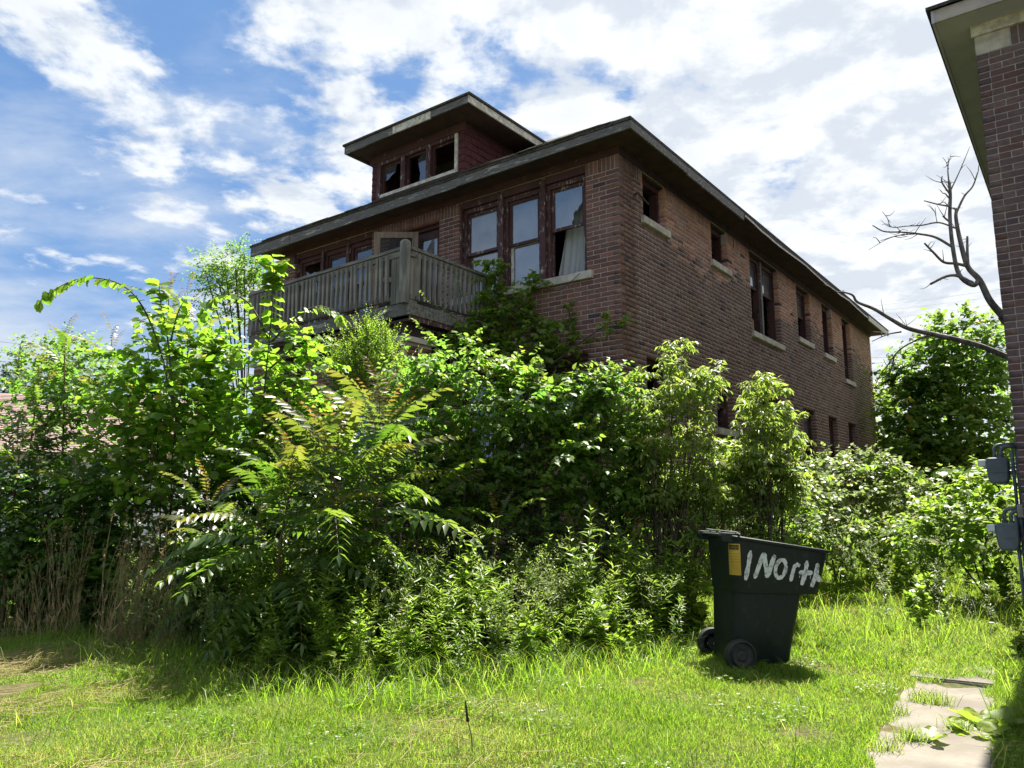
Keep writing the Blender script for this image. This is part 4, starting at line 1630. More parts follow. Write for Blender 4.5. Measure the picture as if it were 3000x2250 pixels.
# ------------------------------------------------------------------ white house far left
FH = empty('white_house', (-12.6, 18.6, 0), R(14))
tag(FH, 'white clapboard house with faded pinkish shingle roof beyond the thicket', 'house')
M['white_siding'] = simple_mat('white_siding', (0.78, 0.80, 0.82), (0.68, 0.70, 0.73), 4, 0.6, 0.3)
M['pink_roof'] = simple_mat('faded_shingle', (0.30, 0.225, 0.205), (0.21, 0.155, 0.145), 16, 0.95, 0.1)
MB().box(-5, 0.02, -0.1, 4.2, 8, 2.75).build('wall', M['white_siding'], FH)
z = 0.05
while z < 2.72:
    mb = MB()
    mb.poly([(-5, 0.019, z), (-5, -0.016, z), (-5, 0.0, z + 0.125)], (9.2, 0, 0))
    mb.build('siding_board', M['white_siding'], FH, fix=True)
    z += 0.125
mb = MB()
ea = -0.45
mb.add([(-5.4, ea, 2.62), (4.6, ea, 2.62), (4.6, 4, 4.6), (-5.4, 4, 4.6), (4.6, 8.45, 2.62), (-5.4, 8.45, 2.62),
        (-5.4, ea, 2.56), (4.6, ea, 2.56), (4.6, 4, 4.54), (-5.4, 4, 4.54), (4.6, 8.45, 2.56), (-5.4, 8.45, 2.56)],
       [(0, 1, 2, 3), (3, 2, 4, 5), (7, 6, 9, 8), (8, 9, 11, 10), (6, 7, 1, 0), (4, 10, 11, 5), (1, 7, 8, 2), (2, 8, 10, 4), (6, 0, 3, 9), (9, 3, 5, 11)])
rf = mb.build('roof', M['pink_roof'], FH)
sl_ = (4.6 - 2.62) / (4 - ea)
an_ = math.atan(sl_)
t = 0.0
while t < 4.7:
    mb = MB()
    y_, z_ = ea - 0.01 + t * math.cos(an_), 2.62 + t * math.sin(an_)
    mb.poly([(-5.4, y_, z_ + 0.004), (-5.4, y_ - 0.004, z_ + 0.022), (-5.4, y_ + 0.15 * math.cos(an_), z_ + 0.15 * math.sin(an_) + 0.004)], (10.0, 0, 0))
    mb.build('shingle_row', M['pink_roof'], rf, fix=True)
    t += 0.145
MB().box(-5, 8.0, 2.76, 4.2, 7.9, 2.9).build('rear_plate', M['white_siding'], FH)
for k, xg in enumerate((-5.0, 4.2)):
    mb = MB()
    mb.poly([(xg, 0.03, 2.751), (xg, 7.9, 2.751), (xg, 3.98, 4.5)], (0.05 if k == 0 else -0.05, 0, 0))
    mb.build('gable', M['white_siding'], FH, fix=True)

# ------------------------------------------------------------------ overhead wires behind the houses
M['wire'] = simple_mat('wire_insulation', (0.10, 0.10, 0.11), (0.07, 0.07, 0.08), 5, 0.6, 0.3)
for k, (u0, v0, u1, v1) in enumerate(((2480, 905, 2990, 838), (2500, 918, 2990, 858), (2530, 940, 2990, 880), (2545, 1048, 2990, 1028), (2548, 1063, 2990, 1048), (2550, 1087, 2990, 1080))):
    a_, c_ = at(u0, v0, 40), at(u1, v1, 36)
    d = c_ - a_
    pts = [a_ - d * 1.0 + d * 3.0 * t_ - Vector((0, 0, 0.5 * (1 - (2 * t_ - 1) ** 2) - 0.44)) for t_ in np.linspace(0, 1, 14)]
    mb = MB()
    mb.tube(pts, 0.007, 4)
    tag(mb.build('utility_wire', M['wire'], None), 'thin dark overhead wire crossing the sky beyond the dead tree', 'wire', 'overhead wires behind the houses')
a_, c_ = at(0, 1001, 34), at(160, 1020, 34)
d = c_ - a_
mb = MB()
mb.tube([a_ - d * 2 + d * 5 * t_ for t_ in np.linspace(0, 1, 6)], 0.007, 4)
tag(mb.build('utility_wire', M['wire'], None), 'single overhead wire above the white house', 'wire', None)


# ------------------------------------------------------------------ plants: leaf shapes and builders
M['leaf_mulberry'] = leaf_mat('leaf_mulberry', (0.036, 0.084, 0.015), (0.078, 0.140, 0.024), (0.150, 0.205, 0.026), (0.12, 0.34, 0.04), (0.27, 0.52, 0.06), 0.46, 0.52, 0.40)
M['leaf_big'] = leaf_mat('leaf_big', (0.048, 0.108, 0.014), (0.090, 0.165, 0.020), (0.165, 0.225, 0.022), (0.16, 0.42, 0.025), (0.34, 0.60, 0.04), 0.46, 0.55, 0.4)
M['leaf_boxelder'] = leaf_mat('leaf_boxelder', (0.066, 0.112, 0.024), (0.110, 0.165, 0.040), (0.200, 0.235, 0.050), (0.24, 0.40, 0.04), (0.40, 0.56, 0.08), 0.42, 0.52, 0.5)
M['leaf_ailanthus'] = leaf_mat('leaf_ailanthus', (0.028, 0.068, 0.018), (0.055, 0.108, 0.025), (0.20, 0.090, 0.022), (0.12, 0.27, 0.02), (0.25, 0.40, 0.04), 0.38, 0.45, 0.5)
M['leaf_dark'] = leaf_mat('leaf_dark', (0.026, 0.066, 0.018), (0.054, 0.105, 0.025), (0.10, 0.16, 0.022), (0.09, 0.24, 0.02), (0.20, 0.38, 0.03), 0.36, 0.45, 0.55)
M['leaf_weed'] = leaf_mat('leaf_weed', (0.058, 0.110, 0.020), (0.110, 0.175, 0.032), (0.19, 0.235, 0.030), (0.18, 0.40, 0.02), (0.36, 0.58, 0.05), 0.42, 0.5, 0.5)
M['leaf_grey'] = leaf_mat('leaf_grey_green', (0.074, 0.108, 0.045), (0.135, 0.168, 0.080), (0.18, 0.22, 0.06), (0.16, 0.28, 0.05), (0.32, 0.42, 0.11), 0.42, 0.45, 0.45)
M['leaf_tree'] = leaf_mat('leaf_tree', (0.030, 0.075, 0.018), (0.066, 0.130, 0.028), (0.14, 0.20, 0.03), (0.15, 0.36, 0.03), (0.32, 0.54, 0.06), 0.45, 0.5, 0.4)
M['leaf_conifer'] = leaf_mat('leaf_conifer', (0.012, 0.030, 0.016), (0.024, 0.048, 0.024), (0.03, 0.05, 0.02), (0.03, 0.07, 0.02), (0.05, 0.10, 0.03), 0.6, 0.25, 0.3)
M['grass'] = leaf_mat('grass_blade', (0.045, 0.105, 0.011), (0.115, 0.190, 0.022), (0.33, 0.29, 0.10), (0.18, 0.40, 0.012), (0.38, 0.62, 0.03), 0.5, 0.5, 0.35)
M['straw'] = leaf_mat('dry_straw', (0.28, 0.225, 0.11), (0.46, 0.38, 0.20), (0.32, 0.24, 0.11), (0.26, 0.20, 0.08), (0.42, 0.33, 0.15), 0.6, 0.38, 0.3)
M['bark'] = simple_mat('sapling_bark', (0.075, 0.062, 0.045), (0.040, 0.034, 0.026), 18, 0.85, 0.2, (1, 1, 0.3))
M['green_stem'] = simple_mat('green_stem', (0.085, 0.115, 0.040), (0.060, 0.070, 0.030), 12, 0.6, 0.3)
M['red_stem'] = simple_mat('reddish_stem', (0.115, 0.070, 0.040), (0.075, 0.045, 0.030), 12, 0.6, 0.3)
M['dead_wood'] = simple_mat('dead_wood', (0.20, 0.185, 0.17), (0.085, 0.078, 0.072), 9, 0.9, 0.2, (1, 1, 0.35))

T_HEART = (np.array([(0, 0, 0), (0.16, 0.30, 0.05), (0.48, 0.36, 0.06), (1.0, 0, -0.12), (0.48, -0.36, 0.06), (0.16, -0.30, 0.05), (0.45, 0, -0.03)]),
           np.array([(0, 6, 1), (6, 2, 1), (6, 3, 2), (0, 5, 6), (6, 5, 4), (6, 4, 3)]))
T_LOBE = (np.array([(0, 0, 0), (0.10, 0.34, 0.05), (0.34, 0.36, 0.05), (0.46, 0.50, 0.02), (0.62, 0.30, 0.05), (1.0, 0, -0.14), (0.62, -0.30, 0.05), (0.46, -0.50, 0.02), (0.34, -0.36, 0.05), (0.10, -0.34, 0.05), (0.45, 0, -0.03)]),
          np.array([(0, 10, 1), (10, 2, 1), (10, 3, 2), (10, 4, 3), (10, 5, 4), (0, 9, 10), (10, 9, 8), (10, 8, 7), (10, 7, 6), (10, 6, 5)]))
T_LANCE = (np.array([(0, 0, 0), (0.38, 0.17, 0.04), (1.0, 0, -0.16), (0.38, -0.17, 0.04), (0.42, 0, -0.02)]),
           np.array([(0, 4, 1), (4, 2, 1), (0, 3, 4), (4, 3, 2)]))
T_THIN = (np.array([(0, 0, 0), (0.4, 0.085, 0.02), (1.0, 0, -0.15), (0.4, -0.085, 0.02)]), np.array([(0, 2, 1), (0, 3, 2)]))
T_TINY = (np.array([(0, 0, 0), (0.5, 0.26, 0.03), (1.0, 0, -0.05), (0.5, -0.26, 0.03)]), np.array([(0, 2, 1), (0, 3, 2)]))


class Leaves:
    """gathers leaves (and thin twigs) into numpy arrays"""

    def __init__(self):
        self.V, self.F, self.T, self.n = [], [], [], 0
        self.count = 0

    def add(self, tm, P, D, Nn, size, tint):
        T, F_ = tm
        D = nrm(D)
        Nn = nrm(Nn - D * (Nn * D).sum(-1, keepdims=True))
        S = np.cross(Nn, D)
        V_ = P[:, None] + size[:, None, None] * (T[None, :, 0, None] * D[:, None] + T[None, :, 1, None] * S[:, None] + T[None, :, 2, None] * Nn[:, None])
        k = len(T)
        m_ = len(P)
        self.V.append(V_.reshape(-1, 3))
        self.F.append((F_[None] + (self.n + k * np.arange(m_))[:, None, None]).reshape(-1, 3))
        self.T.append(np.repeat(tint, k))
        self.n += m_ * k
        self.count += m_

    def mesh(self, name):
        return fast_mesh(name, np.concatenate(self.V), np.concatenate(self.F), {'tint': np.concatenate(self.T)})


class Twigs:
    """thin three-sided twigs"""

    def __init__(self):
        self.V, self.F, self.n = [], [], 0

    def add(self, A, B, ra):
        d = nrm(B - A)
        ref = np.where(np.abs(d[:, 2:3]) < 0.9, np.array([[0, 0, 1.0]]), np.array([[1.0, 0, 0]]))
        s = nrm(np.cross(d, ref))
        t = np.cross(s, d)
        ring_ = []
        for P_, r_ in ((A, ra), (B, ra * 0.45)):
            for k in range(3):
                a_ = 2 * math.pi * k / 3
                ring_.append(P_ + (s * math.cos(a_) + t * math.sin(a_)) * r_[:, None])
        V_ = np.stack(ring_, 1).reshape(-1, 3)
        f_ = np.array([(0, 1, 4), (0, 4, 3), (1, 2, 5), (1, 5, 4), (2, 0, 3), (2, 3, 5)])
        self.V.append(V_)
        self.F.append((f_[None] + (self.n + 6 * np.arange(len(A)))[:, None, None]).reshape(-1, 3))
        self.n += 6 * len(A)

    def mesh(self, name):
        return fast_mesh(name, np.concatenate(self.V), np.concatenate(self.F))


UPV = np.array([0, 0, 1.0])


def grow_twigs(LV, TW, P0, D0, ln, m_, tm, lsize, droop, tint, leafdroop=0.35, twig_r=0.0035, spread=0.85):
    """leafy twigs from points P0 in directions D0"""
    n = len(P0)
    D0 = nrm(D0)
    t = (np.arange(m_) + 0.6) / m_
    t = t[None] * np.ones((n, 1))
    t = np.clip(t + RNG.uniform(-0.3, 0.3, t.shape) / m_, 0.05, 1)
    pos = P0[:, None] + D0[:, None] * (ln[:, None] * t)[..., None] - UPV * (droop * ln[:, None] * t ** 2)[..., None]
    tang = nrm(D0[:, None] - UPV * (2 * droop * t)[..., None])
    side = nrm(np.cross(tang, UPV) + RNG.normal(0, 0.15, tang.shape))
    sg = np.where((np.arange(m_) % 2) == 0, 1.0, -1.0)[None, :, None]
    D = tang * 0.55 + side * sg * spread + RNG.normal(0, 0.28, tang.shape) - UPV * leafdroop
    D[:, -1] = tang[:, -1] - UPV * leafdroop * 0.6
    Nn = UPV + RNG.normal(0, 0.42, tang.shape) + tang * 0.25
    sz = lsize * RNG.uniform(0.6, 1.15, (n, m_)) * (1.05 - 0.35 * t)
    ti = np.clip(tint[:, None] * (0.3 + 0.9 * t ** 2) + RNG.uniform(-0.05, 0.12, (n, m_)), 0, 1)
    LV.add(tm, pos.reshape(-1, 3), D.reshape(-1, 3), Nn.reshape(-1, 3), sz.ravel(), ti.ravel())
    if TW is not None:
        sel = RNG.uniform(0, 1, n) < 0.5
        P0, D0, ln = P0[sel], D0[sel], ln[sel]
        n = len(P0)
        mid = P0 + D0 * (ln * 0.5)[:, None] - UPV * (droop * ln * 0.25)[:, None]
        end = P0 + D0 * ln[:, None] - UPV * (droop * ln)[:, None]
        TW.add(P0, mid, np.full(n, twig_r))
        TW.add(mid, end, np.full(n, twig_r * 0.6))


def clump(LV, TW, c, rad, n, ln=0.34, m_=9, tm=T_HEART, lsize=0.085, up=0.55, droop=0.35, tint=0.35, leafdroop=0.35, shell=0.5):
    c = np.array(c, dtype=float)
    rad = np.array(rad if hasattr(rad, '__len__') else (rad, rad, rad), dtype=float)
    d = nrm(RNG.normal(0, 1, (n, 3)))
    r_ = RNG.uniform(0, 1, n) ** (1 / (2 + 2 * shell)) * 0.9
    P0 = c + d * rad * r_[:, None]
    D0 = d * 0.8 + UPV * up + RNG.normal(0, 0.4, (n, 3))
    L_ = ln * RNG.uniform(0.6, 1.3, n)
    topness = np.clip((d[:, 2] * r_ + 0.2), 0, 1)
    grow_twigs(LV, TW, P0, D0, L_, m_, tm, lsize, droop, tint * (0.35 + topness), leafdroop)


def curve_pts(pts, n=14):
    """smooth polyline through the points (Catmull-Rom)"""
    P_ = [np.array(p_, dtype=float) for p_ in pts]
    P_ = [2 * P_[0] - P_[1]] + P_ + [2 * P_[-1] - P_[-2]]
    out_ = []
    seg = len(P_) - 3
    for i in range(seg):
        for k in range(n if i < seg - 1 else n + 1):
            t = k / n
            p0, p1, p2, p3 = P_[i:i + 4]
            out_.append(0.5 * ((2 * p1) + (-p0 + p2) * t + (2 * p0 - 5 * p1 + 4 * p2 - p3) * t * t + (-p0 + 3 * p1 - 3 * p2 + p3) * t ** 3))
    return out_


def stem_tube(mb, pts, r0, r1, n=5, sub=5):
    c_ = curve_pts(pts, sub)
    mb.tube(c_, [r0 + (r1 - r0) * i / (len(c_) - 1) for i in range(len(c_))], n)
    return c_


# big separate leaves used on the saplings' showy shoots
def leaf_variant(tm, tint, mat, jag=0.0):
    LV = Leaves()
    LV.add(tm, np.zeros((1, 3)), np.array([[1.0, 0, 0]]), np.array([[0, 0, 1.0]]), np.ones(1), np.array([tint]))
    V_ = LV.V[0]
    V_ += RNG.normal(0, 0.02, V_.shape) * (np.abs(V_[:, :1]) > 0.01)
    me = fast_mesh('leaf', V_, LV.F[0], {'tint': LV.T[0]})
    me.materials.append(mat)
    return me


def serrated(k_=9):
    """broad toothed leaf with a folded midrib"""
    top_, mid_ = [], []
    xs_ = np.linspace(0, 1, k_)
    V_ = [(x_, 0, -0.10 * x_ * x_) for x_ in xs_]
    for s_ in (1, -1):
        for i, x_ in enumerate(xs_[1:-1]):
            w_ = 0.46 * math.sin(math.pi * min(1, x_ ** 0.72)) ** 0.8
            V_.append((x_ - 0.02 + 0.05 * (i % 2), s_ * w_ * (1.0 + 0.10 * (i % 2)), 0.07 - 0.06 * x_ + 0.02 * math.sin(7 * x_)))
    V_ = np.array(V_)
    F_ = []
    for s_ in (0, 1):
        b0 = k_ + s_ * (k_ - 2)
        tri = [(0, 1, b0)]
        for i in range(k_ - 3):
            tri += [(i + 1, i + 2, b0 + i), (i + 2, b0 + i + 1, b0 + i)]
        tri += [(k_ - 2, k_ - 1, b0 + k_ - 3)]
        if s_:
            tri = [(a_, c_, b_) for a_, b_, c_ in tri]
        F_ += tri
    return (V_, np.array(F_))


T_SERR = serrated()
BIG = [leaf_variant(T_SERR, t_, M['leaf_big']) for t_ in (0.0, 0.25, 0.5, 0.8, 1.0, 0.1)]


def put_leaf(me, p_, d_, n_, size, parent):
    d_ = Vector(d_).normalized()
    n_ = Vector(n_)
    n_ = (n_ - d_ * n_.dot(d_)).normalized()
    s_ = n_.cross(d_)
    m4 = Matrix((d_, s_, n_)).transposed().to_4x4()
    o = bpy.data.objects.new('leaf', me)
    COL.objects.link(o)
    o.parent = parent
    m4.translation = Vector(p_)
    o.matrix_local = m4 @ Matrix.Diagonal((size, size, size, 1))
    return o


def leafy_branch(parent, mb, pts, r0, n, s0, s1, start=0.25, hang=0.9, meshes=BIG, both=True):
    """an explicit branch with separate large leaves hanging from it"""
    c_ = stem_tube(mb, pts, r0, 0.003, 5, 6)
    N_ = len(c_)
    for k in range(n):
        t = start + (1 - start) * (k + random.uniform(0, 0.6)) / n
        i = min(int(t * (N_ - 1)), N_ - 2)
        p_ = c_[i] + (c_[i + 1] - c_[i]) * (t * (N_ - 1) - i)
        tg = Vector(c_[i + 1] - c_[i]).normalized()
        sd_ = tg.cross(Vector((0, 0, 1)))
        sd_ = sd_.normalized() if sd_.length > 0.1 else Vector((1, 0, 0))
        s_ = (1 if k % 2 else -1)
        d_ = tg * random.uniform(0.2, 0.7) + sd_ * s_ * random.uniform(0.4, 0.9) + Vector((0, 0, -hang * random.uniform(0.3, 1.0))) + Vector((random.gauss(0, .2), random.gauss(0, .2), 0))
        n_ = Vector((random.gauss(0, .4), random.gauss(0, .4) - 0.2, 1)) + tg * 0.5
        put_leaf(random.choice(meshes), p_, d_, n_, s0 + (s1 - s0) * t * random.uniform(0.8, 1.15), parent)


def plant(name, label, cat, base, group=None):
    o = empty(name, base)
    tag(o, label, cat, group)
    return o


def finish(o, LV=None, TW=None, leaf=None, twig='bark', mbs=None, stem_mat='bark', part='foliage'):
    """parts are built in world space, then hung on the plant's base"""
    off = Vector(o.location)
    made = []
    if LV is not None and LV.V:
        x = link(part, LV.mesh(part), M[leaf], o)
        tag(x, kind='stuff')
        made.append(x)
    if TW is not None and TW.V:
        x = link('twigs', TW.mesh('twigs'), M[twig], o)
        tag(x, kind='stuff')
        made.append(x)
    for mb in (mbs or []):
        if mb.v:
            made.append(mb.build('stem', M[stem_mat], o, smooth=True))
    for x in made:
        x.location = -off
    for ch in o.children:
        if ch not in made:
            ch.location = Vector(ch.location) - off
    return o


def ground_pt(u, v, Y):
    p_ = at(u, v, Y)
    return Vector((p_.x, p_.y, float(gz(p_.x, p_.y)) - 0.02))


def shrub(name, label, base_u, base_Y, clumps, tm, lsize, leaf, tint=0.35, ln=0.34, m_=9, droop=0.35, up=0.55, leafdroop=0.35, dens=1.0, group=None, cat='shrub', shoots=(), stem_mat='bark', twig='bark', meshes=None, shell=0.8, dY=0.0, dv=0):
    """a bushy plant: stems run from its base to every clump"""
    bp = ground_pt(base_u, 1700, base_Y - dY)
    o = plant(name, label, cat, bp, group)
    LV, TW = Leaves(), Twigs()
    mbs = []
    for cl in clumps:
        u, v, Y, rx, ry, rz_, n = cl
        k_ = (Y - dY) / Y
        v += dv
        Y, rx, ry, rz_ = Y - dY, rx * k_, ry * k_, rz_ * k_
        c_ = at(u, v, Y)
        clump(LV, TW, c_, (rx, ry, rz_), int(n * dens * 2.3), ln, m_, tm, lsize, up, droop, tint, leafdroop, shell)
        mb = MB()
        mid = bp.lerp(c_, 0.5) + Vector((random.uniform(-.12, .12), random.uniform(-.12, .12), 0.25))
        b0 = bp + Vector((random.uniform(-.12, .12), random.uniform(-.12, .12), 0))
        stem_tube(mb, [b0, mid, c_ + Vector((0, 0, rz_ * 0.4))], 0.013, 0.004, 5, 4)
        mbs.append(mb)
    for pts, n, s0, s1, hang in shoots:
        mb = MB()
        w3 = [at(p_[0], p_[1] + dv * 0.4, p_[2] - dY) for p_ in pts]
        leafy_branch(o, mb, w3, 0.013, n, s0, s1, 0.12, hang, meshes or BIG)
        mbs.append(mb)
    return finish(o, LV, TW, leaf, twig, mbs, stem_mat)


def inside(poly, x, y):
    c_ = False
    j = len(poly) - 1
    for i in range(len(poly)):
        (xi, yi), (xj, yj) = poly[i], poly[j]
        if (yi > y) != (yj > y) and x < (xj - xi) * (y - yi) / (yj - yi) + xi:
            c_ = not c_
        j = i
    return c_


def tuft_shrub(name, label, base_u, base_Y, poly, N_, Y0, Y1, gap, ntw, ln, m_, tm, lsize, leaf, tint, droop, up, leafdroop, cat='shrub', shoots=(), meshes=None, rad=0.10, bulge=0.0):
    """loose shrub: leaf tufts at the ends of its branches, spread unevenly through its outline"""
    bp = ground_pt(base_u, 1700, base_Y)
    o = plant(name, label, cat, bp)
    LV, TW = Leaves(), Twigs()
    mbs = []
    xs_ = [p_[0] for p_ in poly]; ys_ = [p_[1] for p_ in poly]
    pts = []
    tries = 0
    while len(pts) < N_ and tries < 6000:
        tries += 1
        u, v = random.uniform(min(xs_), max(xs_)), random.uniform(min(ys_), max(ys_))
        if not inside(poly, u, v):
            continue
        if any(math.hypot(u - a_, v - b_) < gap for a_, b_, _ in pts):
            if random.random() > 0.03:
                continue
        pts.append((u, v, random.uniform(Y0, Y1)))
    for k, (u, v, Y) in enumerate(pts):
        c_ = at(u, v, Y)
        s_ = random.uniform(0.75, 1.25)
        clump(LV, TW, c_, (rad * s_ * 1.2, rad * s_ * 1.2, rad * s_), int(ntw * random.uniform(0.6, 1.4)), ln * s_, m_, tm, lsize * random.uniform(0.8, 1.2), up, droop, tint * random.uniform(0.5, 1.3), leafdroop, 0.3)
        mb = MB()
        b0 = bp + Vector((random.uniform(-.25, .25), random.uniform(-.15, .15), 0))
        mid = b0.lerp(c_, 0.55) + Vector((random.uniform(-.15, .15), random.uniform(-.1, .1), random.uniform(0.0, 0.35)))
        stem_tube(mb, [b0, mid, c_ + Vector((0, 0, rad * 0.5))], 0.007 if k % 5 else 0.014, 0.002, 5, 4)
        mbs.append(mb)
    for pts_, n, s0, s1, hang in shoots:
        mb = MB()
        leafy_branch(o, mb, [at(*p_) for p_ in pts_], 0.010, n, s0, s1, 0.1, hang, meshes or BIG)
        mbs.append(mb)
    return finish(o, LV, TW, leaf, 'bark', mbs, 'bark')


# ------------------------------------------------------------------ left thicket
shrub('broadleaf_sapling', 'tall sapling with big bright toothed leaves reaching up beside the balcony', 768, 8.7,
      [(720, 1110, 8.8, .45, .4, .35, 40), (860, 1060, 8.7, .32, .3, .3, 24), (690, 1280, 8.7, .5, .5, .4, 46), (850, 1220, 8.8, .4, .4, .4, 34), (620, 1080, 9.0, .35, .35, .3, 24),
       (770, 1400, 8.6, .5, .4, .4, 40)],
      T_SERR, 0.118, 'leaf_big', 0.55, 0.38, 7, dens=0.6,
      shoots=[([(775, 1500, 8.6), (768, 1250, 8.6), (788, 1000, 8.6), (800, 860, 8.6), (800, 742, 8.6)], 40, .10, .17, .8),
              ([(800, 860, 8.6), (806, 800, 8.58), (835, 755, 8.55)], 12, .14, .17, .9), ([(800, 860, 8.6), (796, 800, 8.6), (775, 752, 8.62)], 12, .14, .17, .9),
              ([(788, 1010, 8.6), (860, 935, 8.5), (930, 898, 8.4), (985, 915, 8.35), (1003, 945, 8.3)], 22, .08, .12, .8),
              ([(785, 990, 8.6), (730, 890, 8.6), (665, 862, 8.6), (610, 885, 8.6), (588, 930, 8.6)], 22, .10, .14, .8),
              ([(790, 1080, 8.6), (880, 1005, 8.5), (965, 985, 8.45)], 20, .09, .11, .5),
              ([(780, 1150, 8.6), (870, 1090, 8.5), (955, 1070, 8.45)], 18, .09, .11, .5),
              ([(775, 1200, 8.6), (700, 1110, 8.5), (630, 1090, 8.45)], 14, .10, .11, .5),
              ([(776, 1260, 8.6), (850, 1190, 8.5), (905, 1160, 8.4)], 14, .10, .10, .5)])
shrub('broadleaf_sapling', 'sapling whose long leafy shoot arches out over the thicket against the sky', 490, 8.7,
      [(430, 1060, 8.9, .5, .4, .35, 40), (560, 1000, 9.0, .45, .4, .35, 34), (540, 1190, 8.8, .55, .5, .4, 50), (360, 1210, 8.8, .5, .5, .35, 40), (590, 1380, 8.6, .5, .5, .45, 44),
       (330, 1400, 8.8, .5, .5, .4, 40), (440, 1300, 8.6, .4, .4, .35, 30)],
      T_SERR, 0.118, 'leaf_big', 0.55, 0.38, 7, dens=0.6,
      shoots=[([(520, 1250, 8.6), (470, 1030, 8.5), (415, 895, 8.4), (350, 832, 8.3), (250, 814, 8.25), (165, 845, 8.2), (108, 890, 8.2)], 46, .09, .13, 1.2),
              ([(510, 1200, 8.6), (492, 1000, 8.6), (470, 880, 8.55), (466, 830, 8.5)], 30, .10, .17, .9),
              ([(500, 1000, 8.6), (520, 920, 8.5), (545, 870, 8.5)], 12, .10, .14, .8),
              ([(460, 1350, 8.5), (390, 1235, 8.35), (310, 1190, 8.25), (268, 1225, 8.2)], 18, .10, .13, .7),
              ([(430, 1400, 8.5), (310, 1300, 8.3), (235, 1275, 8.2)], 14, .10, .13, .7),
              ([(560, 1500, 8.4), (420, 1430, 8.2), (330, 1390, 8.1)], 14, .09, .12, .6),
              ([(600, 1300, 8.4), (680, 1180, 8.3), (640, 1090, 8.25)], 14, .09, .12, .6)])
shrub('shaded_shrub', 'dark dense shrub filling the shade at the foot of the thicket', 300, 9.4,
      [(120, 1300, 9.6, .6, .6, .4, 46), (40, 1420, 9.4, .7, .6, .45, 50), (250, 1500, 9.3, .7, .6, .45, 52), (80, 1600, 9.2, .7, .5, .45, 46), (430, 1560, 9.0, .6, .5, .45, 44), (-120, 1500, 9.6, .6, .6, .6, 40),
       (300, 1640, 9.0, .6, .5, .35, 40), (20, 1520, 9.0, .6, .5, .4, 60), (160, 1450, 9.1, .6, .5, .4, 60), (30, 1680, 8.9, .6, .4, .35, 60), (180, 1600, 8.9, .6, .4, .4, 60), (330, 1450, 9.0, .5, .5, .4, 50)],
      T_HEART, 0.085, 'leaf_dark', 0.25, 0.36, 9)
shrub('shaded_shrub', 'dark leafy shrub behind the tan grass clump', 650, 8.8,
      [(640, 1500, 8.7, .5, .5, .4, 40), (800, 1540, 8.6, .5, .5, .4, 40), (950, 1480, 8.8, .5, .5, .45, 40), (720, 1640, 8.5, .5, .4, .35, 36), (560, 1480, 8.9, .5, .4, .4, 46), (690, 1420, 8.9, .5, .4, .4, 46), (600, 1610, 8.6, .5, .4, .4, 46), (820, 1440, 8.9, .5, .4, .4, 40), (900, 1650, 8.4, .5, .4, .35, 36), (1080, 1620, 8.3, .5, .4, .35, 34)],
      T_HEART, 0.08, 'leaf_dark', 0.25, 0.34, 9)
shrub('mulberry_shrub', 'glossy mulberry shrub in the heart of the left thicket below the balcony', 900, 9.2,
      [(600, 1250, 9.4, .6, .5, .45, 50), (900, 1350, 9.2, .5, .5, .4, 44), (960, 1240, 9.4, .4, .4, .35, 30), (460, 1180, 9.6, .5, .5, .4, 40), (250, 1130, 9.8, .6, .5, .4, 44), (130, 1180, 10.0, .5, .5, .35, 34)],
      T_HEART, 0.10, 'leaf_mulberry', 0.4, 0.36, 9)

# ------------------------------------------------------------------ centre: mulberries, vine, cedar-like shrub
MUL = [leaf_variant(T_HEART, t_, M['leaf_mulberry']) for t_ in (0.2, 0.5, 0.9, 1.0)]
MA = dict(tm=T_HEART, lsize=0.098, leaf='leaf_mulberry', tint=0.9, droop=0.35, up=0.55, leafdroop=0.4, meshes=MUL, rad=0.15, ntw=12, ln=0.32, m_=9)
tuft_shrub('mulberry_shrub', 'sunlit mulberry shrub in front of the porch pier', 1290, 8.8,
           [(1130, 1110), (1170, 1070), (1215, 1050), (1270, 1080), (1330, 1030), (1375, 1020), (1420, 1090), (1450, 1120), (1460, 1500), (1150, 1480), (1110, 1250)], 60, 8.4, 9.2, 46,
           shoots=[([(1330, 1160, 8.90), (1300, 1050, 8.85), (1250, 985, 8.80), (1212, 935, 8.75)], 18, .085, .07, .5), ([(1380, 1130, 8.90), (1372, 1050, 8.85), (1360, 990, 8.80), (1385, 995, 8.80)], 18, .09, .08, .9),
                   ([(1260, 1150, 8.80), (1215, 1080, 8.75), (1165, 1050, 8.70)], 14, .085, .08, .6), ([(1400, 1150, 8.80), (1440, 1060, 8.75), (1452, 1005, 8.70)], 14, .085, .075, .5)], **MA)
tuft_shrub('mulberry_shrub', 'sunlit mulberry shrub below the long window sill', 1560, 8.8,
           [(1440, 1130), (1480, 1080), (1530, 1070), (1590, 1110), (1650, 1100), (1700, 1120), (1720, 1200), (1730, 1500), (1440, 1500)], 56, 8.4, 9.2, 46,
           shoots=[([(1520, 1150, 8.90), (1500, 1060, 8.85), (1530, 1015, 8.80)], 14, .085, .08, .6), ([(1650, 1160, 8.90), (1690, 1080, 8.85), (1740, 1060, 8.80), (1770, 1075, 8.80)], 16, .085, .075, .5),
                   ([(1600, 1150, 8.90), (1585, 1070, 8.85), (1560, 1030, 8.80)], 12, .085, .08, .6)], **MA)
tuft_shrub('mulberry_shrub', 'mulberry shrub standing against the corner of the brick house', 1790, 9.0,
           [(1720, 1160), (1760, 1110), (1810, 1120), (1850, 1200), (1880, 1290), (1900, 1500), (1720, 1500)], 34, 8.6, 9.4, 46,
           shoots=[([(1770, 1180, 9.00), (1800, 1090, 8.95), (1835, 1050, 8.90)], 12, .085, .08, .5)], **MA)

